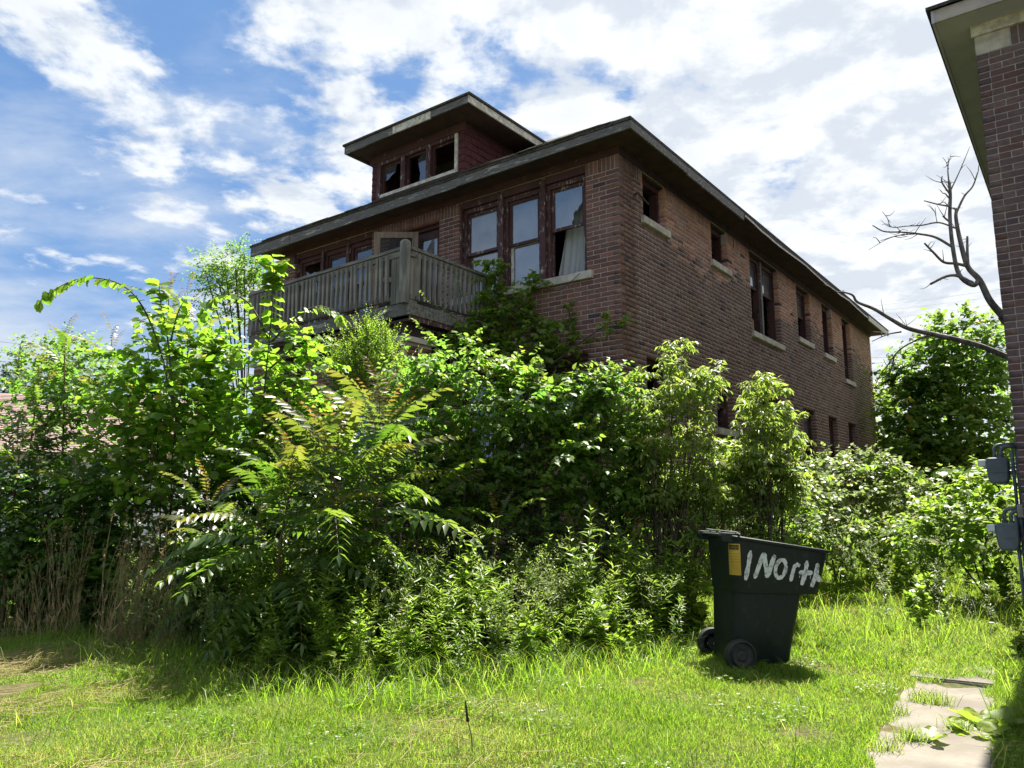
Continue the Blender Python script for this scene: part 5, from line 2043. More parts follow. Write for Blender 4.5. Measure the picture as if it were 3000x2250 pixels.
vine = plant('climbing_vine', 'leafy vine climbing the front wall beside the balcony railing', 'vine', ground_pt(1480, 1700, 11.29))
LV, TW = Leaves(), Twigs()
mbs = []
for u, v, Y, rx, rz_, n in ((1440, 800, 12.03, .16, .16, 16), (1455, 880, 12.03, .22, .22, 26), (1500, 930, 11.97, .28, .25, 34), (1420, 960, 11.97, .25, .25, 28), (1560, 840, 11.86, .13, .13, 10), (1570, 980, 11.86, .25, .22, 24),
                            (1450, 1030, 11.86, .3, .25, 32), (1600, 1040, 11.74, .3, .2, 22), (1660, 940, 11.63, .14, .2, 9), (1690, 1000, 11.51, .16, .18, 9), (1800, 950, 11.11, .10, .05, 5), (1350, 1000, 11.74, .25, .2, 22), (1520, 1080, 11.63, .3, .2, 26)):
    clump(LV, TW, at(u, v, Y), (rx * 1.1, .16, rz_ * 1.1), int(n * 1.7), 0.32, 8, T_LOBE, 0.10, 0.8, 0.55, 0.45, 0.6)
for pts in ([(1470, 1500, 11.40), (1440, 1100, 11.86), (1450, 900, 11.97), (1445, 775, 11.97)], [(1500, 1500, 11.40), (1530, 1100, 11.74), (1560, 930, 11.86), (1565, 830, 11.86)],
            [(1540, 1200, 11.63), (1650, 1040, 11.63), (1670, 900, 11.63)], [(1600, 1080, 11.63), (1720, 990, 11.40), (1790, 945, 11.15), (1830, 940, 11.06)], [(1600, 840, 11.74), (1640, 850, 11.63), (1700, 800, 11.51)]):
    mb = MB()
    stem_tube(mb, [at(*p_) for p_ in pts], 0.014, 0.004, 5, 6)
    mbs.append(mb)
for pts, n in (([(1380, 960, 11.63), (1330, 930, 11.29), (1290, 900, 11.06), (1250, 875, 10.94), (1230, 845, 10.89)], 16), ([(1345, 985, 11.40), (1265, 970, 10.94), (1225, 950, 10.83), (1215, 935, 10.83)], 14),
               ([(1455, 850, 11.97), (1450, 790, 11.91), (1448, 765, 11.86)], 10), ([(1350, 880, 11.63), (1345, 830, 11.63), (1340, 780, 11.63)], 8), ([(1560, 850, 11.86), (1570, 810, 11.80), (1585, 800, 11.74)], 8)):
    mb = MB()
    leafy_branch(vine, mb, [at(*p_) for p_ in pts], 0.006, n, .09, .06, .1, .7, MUL)
    mbs.append(mb)
finish(vine, LV, TW, 'leaf_weed', 'bark', mbs)

shrub('feathery_shrub', 'feathery fine-leaved upright shrub in front of the porch', 1060, 9.4,
      [(1010, 1080, 9.4, .22, .25, .35, 60), (1080, 1030, 9.35, .18, .2, .35, 52), (1130, 1060, 9.35, .16, .2, .3, 44), (1050, 1150, 9.3, .35, .3, .3, 60), (1160, 1120, 9.3, .2, .2, .25, 30)],
      T_TINY, 0.042, 'leaf_weed', 0.35, 0.34, 22, 0.05, 1.5, 0.0, shell=0.3, dY=-0.7)

# ------------------------------------------------------------------ right: box elders
BE = dict(tm=T_LANCE, lsize=0.120, leaf='leaf_boxelder', tint=0.95, droop=0.5, up=0.85, leafdroop=0.65, cat='sapling', rad=0.085, ntw=11, ln=0.17, m_=9)
tuft_shrub('box_elder', 'pale green box elder sapling with tall drooping leaf tops beside the brick corner', 1960, 8.6,
           [(1850, 1190), (1862, 1110), (1885, 1090), (1900, 1150), (1950, 1160), (1962, 1050), (1972, 1005), (1990, 990), (2008, 1015), (2008, 1130), (2040, 1160), (2058, 1095), (2085, 1080), (2108, 1095), (2095, 1160), (2060, 1230), (2090, 1300), (2140, 1330), (2140, 1500), (1860, 1500)], 70, 8.5, 9.3, 38, **BE)
tuft_shrub('box_elder', 'pale green box elder sapling with rounded crown in front of the side wall', 2220, 8.8,
           [(2140, 1340), (2175, 1270), (2190, 1170), (2215, 1120), (2245, 1098), (2280, 1130), (2275, 1190), (2320, 1220), (2340, 1270), (2310, 1310), (2340, 1340), (2340, 1480), (2110, 1500)], 62, 8.7, 9.5, 38,
           shoots=[([(2300, 1400, 8.5), (2350, 1365, 8.4), (2410, 1385, 8.3), (2430, 1395, 8.3)], 14, .10, .09, .4)], **BE)
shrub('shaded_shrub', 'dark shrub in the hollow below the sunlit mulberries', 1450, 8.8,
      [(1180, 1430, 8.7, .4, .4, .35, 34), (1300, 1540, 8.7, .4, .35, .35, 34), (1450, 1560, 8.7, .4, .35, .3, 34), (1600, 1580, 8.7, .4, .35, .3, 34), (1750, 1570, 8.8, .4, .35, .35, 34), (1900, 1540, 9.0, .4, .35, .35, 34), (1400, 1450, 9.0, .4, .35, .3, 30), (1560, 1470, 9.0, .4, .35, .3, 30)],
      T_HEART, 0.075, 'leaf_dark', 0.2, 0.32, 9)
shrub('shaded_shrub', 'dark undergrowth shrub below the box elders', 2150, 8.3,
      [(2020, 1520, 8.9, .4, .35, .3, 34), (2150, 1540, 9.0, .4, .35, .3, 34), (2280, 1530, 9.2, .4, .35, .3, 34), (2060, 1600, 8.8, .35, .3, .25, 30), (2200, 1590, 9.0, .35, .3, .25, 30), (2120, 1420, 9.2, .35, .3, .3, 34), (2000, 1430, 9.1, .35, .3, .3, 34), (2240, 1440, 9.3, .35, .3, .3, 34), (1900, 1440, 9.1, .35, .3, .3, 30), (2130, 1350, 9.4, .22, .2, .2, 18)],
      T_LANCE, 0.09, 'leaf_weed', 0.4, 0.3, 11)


# ------------------------------------------------------------------ trees of heaven: every frond a part
def make_frond(L_, pairs, lf, tint0, tint1, sag, seed):
    """pinnate leaf along +x, leaflets left and right, tip young"""
    rs = np.random.default_rng(seed)
    LV, TW = Leaves(), Twigs()
    t = np.linspace(0.16, 1.0, pairs)
    x = L_ * t
    z = 0.16 * L_ * np.sin(t * 1.9) - sag * L_ * t ** 2.2
    dzdx = np.gradient(z, x)
    tang = nrm(np.stack([np.ones_like(x), np.zeros_like(x), dzdx], 1))
    P_ = np.stack([x, np.zeros_like(x), z], 1)
    for s_ in (1, -1):
        D = tang * 0.42 + np.array([0, s_ * 1.0, -0.30]) + rs.normal(0, 0.10, P_.shape)
        Nn = np.array([0, s_ * 0.30, 1.0]) + rs.normal(0, 0.15, P_.shape)
        sz = lf * (0.62 + 0.5 * np.sin(np.pi * np.clip(t, 0.05, 0.97))) * rs.uniform(0.88, 1.1, pairs)
        ti = np.clip(tint0 + (tint1 - tint0) * t ** 1.6, 0, 1)
        LV.add(T_LANCE, P_ + rs.normal(0, 0.006, P_.shape), D, Nn, sz, ti)
    LV.add(T_LANCE, P_[-1:], tang[-1:] - np.array([[0, 0, 0.2]]), np.array([[0, 0, 1.0]]), np.array([lf * 0.7]), np.array([tint1]))
    Q = np.concatenate([np.zeros((1, 3)), P_])
    TW.add(Q[:-1], Q[1:], np.linspace(0.006, 0.0025, len(Q) - 1))
    V1, F1 = np.concatenate(LV.V), np.concatenate(LV.F)
    V2, F2 = np.concatenate(TW.V), np.concatenate(TW.F)
    me = fast_mesh('frond', np.concatenate([V1, V2]), np.concatenate([F1, F2 + len(V1)]), {'tint': np.concatenate([np.concatenate(LV.T), np.full(len(V2), 0.45)])})
    me.materials.append(M['leaf_ailanthus'])
    return me


FR_MID = [make_frond(1.0, 14, 0.175, 0.0, 0.05, 0.42, 1), make_frond(1.0, 13, 0.18, 0.0, 0.12, 0.30, 2), make_frond(1.0, 15, 0.17, 0.0, 0.0, 0.55, 3)]
FR_TOP = [make_frond(1.0, 13, 0.175, 0.02, 0.32, 0.22, 4), make_frond(1.0, 14, 0.17, 0.04, 0.45, 0.30, 5)]
FR_TIP = [make_frond(1.0, 10, 0.150, 0.35, 0.95, 0.18, 6), make_frond(1.0, 9, 0.140, 0.45, 1.0, 0.10, 7)]


def tree_of_heaven(label, base, top, n=20, size=0.7, low=0.35, red=0.5, lean=0.0):
    o = plant('tree_of_heaven', label, 'sapling', base, 'young trees of heaven in the thicket')
    base, top = Vector(base), Vector(top)
    mid = base.lerp(top, 0.5) + Vector((random.uniform(-.1, .1), random.uniform(-.1, .1), 0))
    mb = MB()
    c_ = stem_tube(mb, [base, mid, top], 0.022, 0.006, 6, 8)
    a_ = random.uniform(0, 6.28)
    for k in range(n):
        t = low + (1 - low) * (k / (n - 1)) ** 0.9
        i = min(int(t * (len(c_) - 1)), len(c_) - 2)
        p_ = Vector(c_[i]) + (Vector(c_[i + 1]) - Vector(c_[i])) * (t * (len(c_) - 1) - i)
        a_ += 2.399 + random.uniform(-0.3, 0.3)
        q_ = (t - low) / (1 - low)
        el = R(-12 + 78 * q_ ** 1.5 + random.uniform(-10, 10))
        if q_ > 0.86:
            me, s_ = random.choice(FR_TIP if random.random() < red * 1.6 else FR_TOP), size * random.uniform(0.42, 0.6)
        elif q_ > 0.55:
            me, s_ = random.choice(FR_TOP if random.random() < red else FR_MID), size * random.uniform(0.8, 1.0)
        else:
            me, s_ = random.choice(FR_MID), size * random.uniform(0.9, 1.15)
        f = bpy.data.objects.new('frond', me)
        COL.objects.link(f)
        f.parent = o
        f.location = p_
        f.rotation_euler = (R(random.uniform(-14, 14)), -el, a_)
        f.scale = (s_, s_ * random.uniform(0.9, 1.1), s_)
    return finish(o, None, None, None, None, [mb], 'red_stem')


toh = [  # label, base px + Y, top px + Y, fronds, size, low, red
    ('tree of heaven sapling with reddish tip rising above the arching shoot', (500, 9.6), (495, 850, 9.6), 22, .62, .45, .9),
    ('second tree of heaven with reddish tip just behind the arching shoot', (580, 9.8), (548, 868, 9.8), 20, .60, .45, .9),
    ('slim tree of heaven with bronze tip between the arching shoot and the conifer', (260, 9.8), (330, 985, 9.7), 18, .62, .45, .8),
    ('tree of heaven with bronze tip spreading over the white house roof', (170, 9.6), (190, 985, 9.5), 20, .66, .4, .8),
    ('tree of heaven leaning across the pink shingle roof', (80, 9.3), (110, 1140, 9.2), 20, .74, .3, .6),
    ('low tree of heaven in front of the white siding', (20, 9.0), (60, 1300, 8.9), 18, .74, .25, .2),
    ('shaded tree of heaven under the left thicket', (260, 8.8), (240, 1380, 8.7), 18, .72, .25, .1),
    ('large tree of heaven with red tip before the porch', (1115, 7.7), (1113, 1205, 7.5), 42, 1.02, .2, .7),
    ('tree of heaven with yellow-bronze fronds before the porch', (960, 7.5), (965, 1295, 7.3), 38, 1.0, .2, .6),
    ('tree of heaven with silvery reflecting fronds left of the porch', (850, 7.3), (862, 1375, 7.1), 36, .98, .18, .2),
    ('small tree of heaven with red tip behind the tan grass', (640, 7.5), (605, 1455, 7.4), 18, .62, .3, 1.0),
    ('low tree of heaven with long arching fronds over the dark hollow', (1230, 8.2), (1250, 1430, 8.1), 20, .80, .3, .1),
    ('shaded tree of heaven at the mouth of the dark hollow', (1440, 8.2), (1460, 1530, 8.1), 16, .74, .3, .05),
    ('shaded tree of heaven beneath the mulberries', (1660, 8.3), (1680, 1560, 8.2), 14, .66, .3, .05),
    ('low tree of heaven in the weeds before the thicket', (1010, 7.5), (1010, 1520, 7.4), 18, .74, .25, .1),
    ('broad shaded tree of heaven between the tan grass and the porch saplings', (770, 7.4), (760, 1490, 7.3), 18, .74, .25, .15)]
for label, bq, tq, n, size, low, red in toh:
    tree_of_heaven(label, ground_pt(bq[0], 1700, bq[1]), at(*tq), n, size, low, red)

# ------------------------------------------------------------------ weeds: individuals copied from a few kinds
def make_weed(h, nl, lsize, tm, tint, seed, spread=0.9, bushy=0, droop=0.25, seedhead=False, leafy_low=0.08):
    rs = np.random.default_rng(seed)
    LV, TW = Leaves(), Twigs()
    stems = [(np.zeros(3), np.array([rs.normal(0, .06), rs.normal(0, .06), 1.0]) * h)]
    for k in range(bushy):
        t = rs.uniform(0.3, 0.8)
        a_ = rs.uniform(0, 6.28)
        b0 = stems[0][1] * t
        stems.append((b0, b0 + np.array([math.cos(a_) * .5, math.sin(a_) * .5, 0.9]) * h * rs.uniform(0.3, 0.5)))
    for j, (A, B) in enumerate(stems):
        n_ = nl if j == 0 else nl // 3
        t = np.sort(rs.uniform(leafy_low if j == 0 else 0.1, 1.0, n_))
        ang_ = np.arange(n_) * 2.4 + rs.uniform(0, 6)
        P_ = A + (B - A) * t[:, None]
        D = np.stack([np.cos(ang_), np.sin(ang_), 0.55 + 0.5 * t - droop], 1) + rs.normal(0, .15, (n_, 3))
        Nn = np.array([0, 0, 1.0]) + rs.normal(0, .3, (n_, 3))
        sz = lsize * (1.15 - 0.65 * t) * rs.uniform(0.7, 1.2, n_)
        LV.add(tm, P_, D, Nn, sz, np.clip(tint * t + rs.uniform(-.1, .15, n_), 0, 1))
        TW.add(A[None], B[None], np.array([0.0045 if j == 0 else 0.003]))
        if seedhead:
            n2 = 26
            t2 = rs.uniform(0.72, 1.04, n2)
            P2 = A + (B - A) * t2[:, None] + rs.normal(0, .018, (n2, 3))
            LV.add(T_TINY, P2, rs.normal(0, 1, (n2, 3)), rs.normal(0, 1, (n2, 3)), rs.uniform(.012, .022, n2), np.full(n2, 0.9))
    V1, F1 = np.concatenate(LV.V), np.concatenate(LV.F)
    V2, F2 = np.concatenate(TW.V), np.concatenate(TW.F)
    return fast_mesh('weed', np.concatenate([V1, V2]), np.concatenate([F1, F2 + len(V1)]), {'tint': np.concatenate([np.concatenate(LV.T), np.full(len(V2), 0.3)])})


def kinds(mat, specs):
    res = []
    for s_ in specs:
        me = make_weed(**s_)
        me.materials.append(M[mat])
        res.append(me)
    return res


W_NARROW = kinds('leaf_weed', [dict(h=0.62, nl=58, lsize=.105, tm=T_THIN, tint=.5, seed=21, bushy=3), dict(h=0.50, nl=52, lsize=.10, tm=T_THIN, tint=.7, seed=22, bushy=4),
                               dict(h=0.72, nl=62, lsize=.11, tm=T_LANCE, tint=.4, seed=23, bushy=2), dict(h=0.42, nl=44, lsize=.09, tm=T_LANCE, tint=.8, seed=24, bushy=4), dict(h=0.5, nl=30, lsize=.13, tm=T_THIN, tint=.9, seed=25, bushy=6), dict(h=0.8, nl=40, lsize=.09, tm=T_LANCE, tint=.6, seed=26, bushy=6), dict(h=0.36, nl=40, lsize=.12, tm=T_HEART, tint=.8, seed=27, bushy=5)])
W_GREY = kinds('leaf_grey', [dict(h=0.85, nl=74, lsize=.10, tm=T_LANCE, tint=.3, seed=31, bushy=4), dict(h=1.0, nl=86, lsize=.09, tm=T_THIN, tint=.3, seed=32, bushy=4), dict(h=0.7, nl=60, lsize=.11, tm=T_LANCE, tint=.5, seed=33, bushy=4)])
W_BROAD = kinds('leaf_weed', [dict(h=0.6, nl=34, lsize=.15, tm=T_HEART, tint=.5, seed=41, bushy=3), dict(h=0.45, nl=26, lsize=.13, tm=T_HEART, tint=.7, seed=42, bushy=3)])
W_SHADE = kinds('leaf_dark', [dict(h=0.6, nl=44, lsize=.14, tm=T_HEART, tint=.3, seed=61, bushy=4), dict(h=0.7, nl=56, lsize=.13, tm=T_LANCE, tint=.3, seed=62, bushy=4)])
W_SEED = kinds('leaf_grey', [dict(h=0.95, nl=22, lsize=.08, tm=T_THIN, tint=.6, seed=51, bushy=5, seedhead=True), dict(h=0.8, nl=20, lsize=.08, tm=T_THIN, tint=.6, seed=52, bushy=4, seedhead=True)])


def put_weed(name, me, x, y, s_, label, group):
    o = bpy.data.objects.new(name, me)
    COL.objects.link(o)
    o.location = (x, y, float(gz(x, y)) - 0.01)
    o.rotation_euler = (R(random.gauss(0, 10)), R(random.gauss(0, 10)), random.uniform(0, 6.28))
    o.scale = (s_ * random.uniform(.9, 1.15), s_ * random.uniform(.9, 1.15), s_)
    tag(o, label, 'weed', group)
    return o


def edge_y(x):
    """front edge of the tall growth as seen from above"""
    xs_ = [-8, -6.2, -4.2, -3.0, -2.2, -1.5, -0.8, 0.0, 0.6, 1.2, 1.8, 2.6]
    ys_ = [10.6, 9.0, 7.9, 7.1, 6.5, 6.15, 6.15, 6.45, 6.85, 7.15, 7.5, 8.6]
    return float(np.interp(x, xs_, ys_))


# band of weeds along the front of the thicket
cnt = 0
while cnt < 360:
    x = random.uniform(-2.7, 2.0)
    dpt = random.random() ** 1.1 * 2.0
    y = edge_y(x) + dpt
    if 1.5 < x and y < 8.0:
        continue
    k = 0.78 + 0.62 * min(1, dpt / 0.9)
    r_ = random.random()
    if r_ < 0.80:
        put_weed('narrow_leaf_weed', random.choice(W_NARROW), x, y, k * random.uniform(0.7, 1.15), 'narrow-leaved green weed in the band between lawn and thicket', 'weeds along the edge of the lawn')
    elif r_ < 0.90:
        put_weed('broad_leaf_weed', random.choice(W_BROAD), x, y, k * random.uniform(0.6, 1.0), 'broad-leaved green weed in the band between lawn and thicket', 'broad-leaved weeds along the lawn')
    else:
        put_weed('seeding_weed', random.choice(W_SEED), x, y, (0.5 + 0.5 * k) * random.uniform(0.7, 1.05), 'wispy weed with pale seed heads between lawn and thicket', 'seeding weeds along the lawn')
    cnt += 1
for u, Y in ((640, 7.2), (690, 7.1), (930, 7.0), (900, 7.1), (1560, 7.6), (1640, 7.5), (1690, 7.6), (1200, 7.3), (960, 7.1)):
    p_ = ground_pt(u, 1800, Y)
    put_weed('seeding_weed', random.choice(W_SEED), p_.x, p_.y, random.uniform(0.95, 1.2), 'wispy weed with pale seed heads between lawn and thicket', 'seeding weeds along the lawn')

for k in range(26):
    x = random.uniform(-4.4, -2.2)
    put_weed('seeding_weed', random.choice(W_SEED), x, edge_y(x) + random.uniform(-0.25, 0.4), random.uniform(0.5, 0.95), 'wispy weed with pale seed heads between lawn and thicket', 'seeding weeds along the lawn')
# shaded weeds at the foot of the left thicket
for k in range(120):
    x = random.uniform(-6.8, -2.5)
    y = edge_y(x) + random.uniform(0.35, 1.9)
    put_weed('shade_weed', random.choice(W_SHADE), x, y, random.uniform(0.8, 1.5), 'dark leafy weed in the shade at the foot of the left thicket', 'weeds in the shade of the left thicket')

# rank growth between the two houses
cnt = 0
while cnt < 230:
    x = random.uniform(2.6, 10.5)
    y = random.uniform(8.6, 19.5)
    s_c = (x - HC.x) * math.cos(HA) - (y - HC.y) * math.sin(HA)      # distance to the right of the brick house
    s_d = (x - HC.x) * math.sin(HA) + (y - HC.y) * math.cos(HA)
    if s_c < 0.5 or s_c > 6.3 or s_d < -1.6:
        continue
    if s_d < 1.4 and 1.3 < s_c < 3.4:
        continue
    tall = 0.7 + 0.6 * min(1, max(0, (2.3 - s_c) / 1.5)) + 0.12 * max(0, s_d) * 0.25
    if random.random() < 0.66:
        put_weed('grey_green_weed', random.choice(W_GREY), x, y, tall * random.uniform(0.7, 1.1), 'grey-green weed in the rank growth between the two houses', 'weeds between the two houses')
    else:
        put_weed('broad_leaf_weed', random.choice(W_BROAD), x, y, tall * random.uniform(0.9, 1.5), 'broad-leaved weed in the rank growth between the two houses', 'broad weeds between the two houses')
    cnt += 1
# weeds along the path at the neighbour's wall
for k in range(110):
    t = random.uniform(0.0, 4.2)
    q_ = Vector((2.22, 4.1, 0)) + pd * t + pp * (0.36 + random.random() * 0.9)
    if random.random() < 0.35:
        put_weed('broad_leaf_weed', random.choice(W_BROAD), q_.x, q_.y, random.uniform(0.3, 0.6), 'broad-leaved weed along the path beside the neighbouring wall', 'broad weeds along the path')
    else:
        put_weed('narrow_leaf_weed', random.choice(W_NARROW), q_.x, q_.y, random.uniform(0.3, 0.7) * (0.7 + 0.4 * abs(t - 2) / 2), 'narrow-leaved weed along the path beside the neighbouring wall', 'weeds along the path')

shrub('leaning_shrub', 'low shrub with pale reflecting leaves against the rear of the side wall', 2450, 13.0,
      [(2440, 1400, 13.0, .6, .5, .35, 46), (2540, 1390, 13.2, .6, .5, .35, 46), (2480, 1480, 12.6, .8, .5, .4, 56), (2620, 1450, 13.0, .5, .5, .35, 36), (2360, 1480, 11.6, .6, .5, .35, 44), (2400, 1570, 11.2, .6, .5, .3, 44)],
      T_HEART, 0.11, 'leaf_grey', 0.4, 0.42, 9, shoots=[([(2560, 1420, 12.6), (2620, 1370, 12.4), (2680, 1380, 12.3), (2720, 1420, 12.3)], 14, .14, .13, .5), ([(2480, 1400, 12.6), (2520, 1370, 12.5), (2570, 1360, 12.4)], 12, .14, .12, .5)])
shrub('leaning_shrub', 'arching broad-leaved shrub behind the gas meters', 2880, 11.0,
      [(2880, 1450, 11.0, .5, .5, .3, 36), (2800, 1520, 11.0, .6, .5, .3, 44), (2920, 1560, 10.0, .5, .4, .3, 40), (2700, 1580, 11.5, .6, .5, .3, 44)],
      T_HEART, 0.11, 'leaf_weed', 0.6, 0.4, 9, shoots=[([(2930, 1430, 10.5), (2870, 1390, 10.4), (2800, 1375, 10.3), (2745, 1385, 10.2)], 18, .16, .14, .4)])

# burdock-like rosettes beside the path
DOCK = [leaf_variant(T_SERR, t_, M['leaf_weed']) for t_ in (0.5, 0.8, 0.3)]


def dock(label, x, y, n, s_):
    z = float(gz(x, y))
    o = plant('broadleaf_dock', label, 'weed', (x, y, z))
    mb = MB()
    for k in range(n):
        a_ = k * 2.4 + random.uniform(-.3, .3)
        el = random.uniform(0.3, 0.9)
        d_ = Vector((math.cos(a_), math.sin(a_), el)).normalized()
        e_ = Vector((x, y, z)) + d_ * s_ * random.uniform(0.3, 0.6)
        mb.tube([Vector((x, y, z)), e_], 0.006, 5)
        put_leaf(random.choice(DOCK), e_, Vector((d_.x, d_.y, random.uniform(0.1, 0.8))), Vector((-d_.x * 0.5 + random.gauss(0, .3), -d_.y * 0.5, 1)), s_ * random.uniform(0.75, 1.05), o)
    return finish(o, None, None, None, None, [mb], 'green_stem')


dock('broad-leaved dock plant growing out of the path edge', 2.86, 4.95, 10, 0.14)
dock('dock plant with large leaves between the path and the neighbouring wall', 3.05, 5.15, 9, 0.16)
dock('small dock plant at the foot of the lawn beside the path', 2.42, 4.72, 4, 0.10)
dock('low dock rosette in the lawn near the weeds', -1.15, 5.6, 5, 0.09)
dock('flat dock rosette in the thin lawn', -1.75, 5.2, 6, 0.10)

# ------------------------------------------------------------------ tan grass clumps
def tan_grass(label, x, y, n, h, r_, lean):
    z = float(gz(x, y))
    o = plant('tan_grass_clump', label, 'grass clump', (x, y, z), 'tall dry grass at the edge of the thicket')
    A = np.stack([x + RNG.normal(0, r_, n), y + RNG.normal(0, r_ * .7, n), np.full(n, z)], 1)
    hh = h * RNG.uniform(0.55, 1.1, n)
    d1 = np.stack([RNG.normal(lean, .15, n), RNG.normal(0, .12, n), np.ones(n)], 1)
    B = A + nrm(d1) * (hh * 0.6)[:, None]
    d2 = d1 + np.stack([RNG.normal(lean * 1.2, .16, n), RNG.normal(0, .14, n), np.zeros(n)], 1)
    C_ = B + nrm(d2) * (hh * 0.4)[:, None]
    TW = Twigs()
    TW.add(A, B, np.full(n, .0028))
    TW.add(B, C_, np.full(n, .0022))
    LV = Leaves()
    for k in range(7):
        t = RNG.uniform(0.80, 1.06, n)[:, None]
        P_ = B + (C_ - B) * t + RNG.normal(0, .008, (n, 3))
        LV.add(T_THIN, P_, nrm(d2) + RNG.normal(0, .5, (n, 3)), RNG.normal(0, 1, (n, 3)), RNG.uniform(.022, .04, n), RNG.uniform(0, 1, n))
    for k in range(1):
        t = RNG.uniform(0.1, 0.8, n)[:, None]
        LV.add(T_THIN, A + (B - A) * t, nrm(d1) * 0.8 + RNG.normal(0, .3, (n, 3)), RNG.normal(0, 1, (n, 3)), RNG.uniform(.08, .14, n), RNG.uniform(0, 1, n))
    finish(o, LV, None, 'straw')
    x_ = link('stalks', TW.mesh('stalks'), M['straw'], o)
    tag(x_, kind='stuff')
    x_.location = -Vector(o.location)
    return o


g_ = ground_pt(360, 1800, 7.55)
tan_grass('tall clump of dry tan grass leaning right before the dark thicket', g_.x, g_.y, 90, 1.25, .10, .18)
g_ = ground_pt(480, 1800, 7.5)
tan_grass('dry tan grass clump with drooping seed heads next to the leaning clump', g_.x, g_.y, 60, 1.08, .12, .05)
g_ = ground_pt(180, 1800, 8.2)
tan_grass('thin clump of dry tan grass left of the leaning clump', g_.x, g_.y, 45, 1.15, .12, .02)
g_ = ground_pt(60, 1800, 8.3)
tan_grass('short dry grass clump with bent stalks at the shaded corner of the lawn', g_.x, g_.y, 40, .8, .18, -.05)

# ------------------------------------------------------------------ lawn
def blades(X, Y_, h, w, lean, tint):
    n = len(X)
    Z = gz(X, Y_) - 0.004
    a_ = RNG.uniform(0, 2 * np.pi, n)
    wx, wy = np.cos(a_) * w / 2, np.sin(a_) * w / 2
    b_ = RNG.uniform(0, 2 * np.pi, n)
    lx, ly = np.cos(b_) * lean * h, np.sin(b_) * lean * h
    V_ = np.empty((n, 5, 3))
    V_[:, 0] = np.stack([X - wx, Y_ - wy, Z], 1)
    V_[:, 1] = np.stack([X + wx, Y_ + wy, Z], 1)
    V_[:, 2] = np.stack([X - wx * .8 + lx * .35, Y_ - wy * .8 + ly * .35, Z + h * .6], 1)
    V_[:, 3] = np.stack([X + wx * .8 + lx * .35, Y_ + wy * .8 + ly * .35, Z + h * .6], 1)
    V_[:, 4] = np.stack([X + lx, Y_ + ly, Z + h * (1 - .22 * lean)], 1)
    f_ = np.array([(0, 1, 3), (0, 3, 2), (2, 3, 4)])
    F_ = (f_[None] + 5 * np.arange(n)[:, None, None]).reshape(-1, 3)
    return V_.reshape(-1, 3), F_, np.repeat(tint, 5)


def patchy(X, Y_, s_, ph):
    return 0.5 + 0.5 * np.sin(X * s_ + 1.7 * np.sin(Y_ * s_ * .7 + ph)) * np.cos(Y_ * s_ * .9 + ph + 1.3 * np.sin(X * s_ * .6))


def on_path(X, Y_):
    dx_, dy_ = X - 2.22, Y_ - 4.35
    a_ = dx_ * pd.x + dy_ * pd.y
    c_ = dx_ * pp.x + dy_ * pp.y
    wv = 0.275 + 0.03 * np.sin(a_ * 5.0) + 0.03 * np.sin(a_ * 11 + 1)
    return (np.abs(c_) < wv) & (a_ < 2.35 + 0.15 * np.sin(c_ * 9))


def in_house(X, Y_):
    lx = (X - HC.x) * math.cos(HA) - (Y_ - HC.y) * math.sin(HA)
    ly = (X - HC.x) * math.sin(HA) + (Y_ - HC.y) * math.cos(HA)
    return (lx < 0.05) & (ly > -0.05)


EDGE = np.vectorize(edge_y)


def lawn(n, x0, x1, y0, y1, hmin, hmax, w, keep):
    X = RNG.uniform(x0, x1, n)
    Y_ = RNG.uniform(y0, y1, n)
    ok = keep(X, Y_) & ~on_path(X, Y_)
    X, Y_ = X[ok], Y_[ok]
    p1 = patchy(X, Y_, 2.6, 0.4)
    p2 = patchy(X, Y_, 6.5, 2.1)
    h = (hmin + (hmax - hmin) * RNG.uniform(0, 1, len(X))) * (0.45 + 0.75 * p1) * (0.7 + .6 * p2)
    dry = np.clip((0.40 - patchy(X, Y_, 1.5, 3.0)) * 2.2, 0, 1) * np.clip((-X + 0.3) / 1.6, 0.12, 1) + 0.5 * np.clip(1 - np.hypot(X + 2.6, (Y_ - 4.5) * 1.3) / 1.1, 0, 1)
    tint = np.where(RNG.uniform(0, 1, len(X)) < 0.09 + 0.75 * dry, RNG.uniform(.6, 1, len(X)), RNG.uniform(0, .1, len(X)) + .28 * np.clip(patchy(X, Y_, 4.0, 5.0) - .35, 0, 1))
    thin = RNG.uniform(0, 1, len(X)) > 0.45 * dry
    X, Y_, h, tint = X[thin], Y_[thin], h[thin], tint[thin]
    return blades(X, Y_, h, w * RNG.uniform(.7, 1.2, len(X)), RNG.uniform(.25, 1.1, len(X)), tint)


keepF = lambda X, Y_: (Y_ < EDGE(X) + 0.9) & (np.abs(X) < Y_ * 0.72 + 0.4)
parts = [lawn(260000, -3.6, 3.9, 3.9, 6.2, .035, .085, .0036, keepF),
         lawn(170000, -5.5, 4.8, 6.2, 8.6, .045, .10, .0050, keepF),
         lawn(16000, -7.5, 2.6, 8.0, 11.0, .07, .15, .008, keepF)]


def keepR(X, Y_):
    lx = (X - HC.x) * math.cos(HA) - (Y_ - HC.y) * math.sin(HA)
    return (lx > 0.9) & (lx < 6.6) & (np.abs(X) < Y_ * 0.72 + 0.4) & (Y_ > 7.2)


parts.append(lawn(150000, 1.6, 12, 7.2, 18, .06, .14, .0085, keepR))
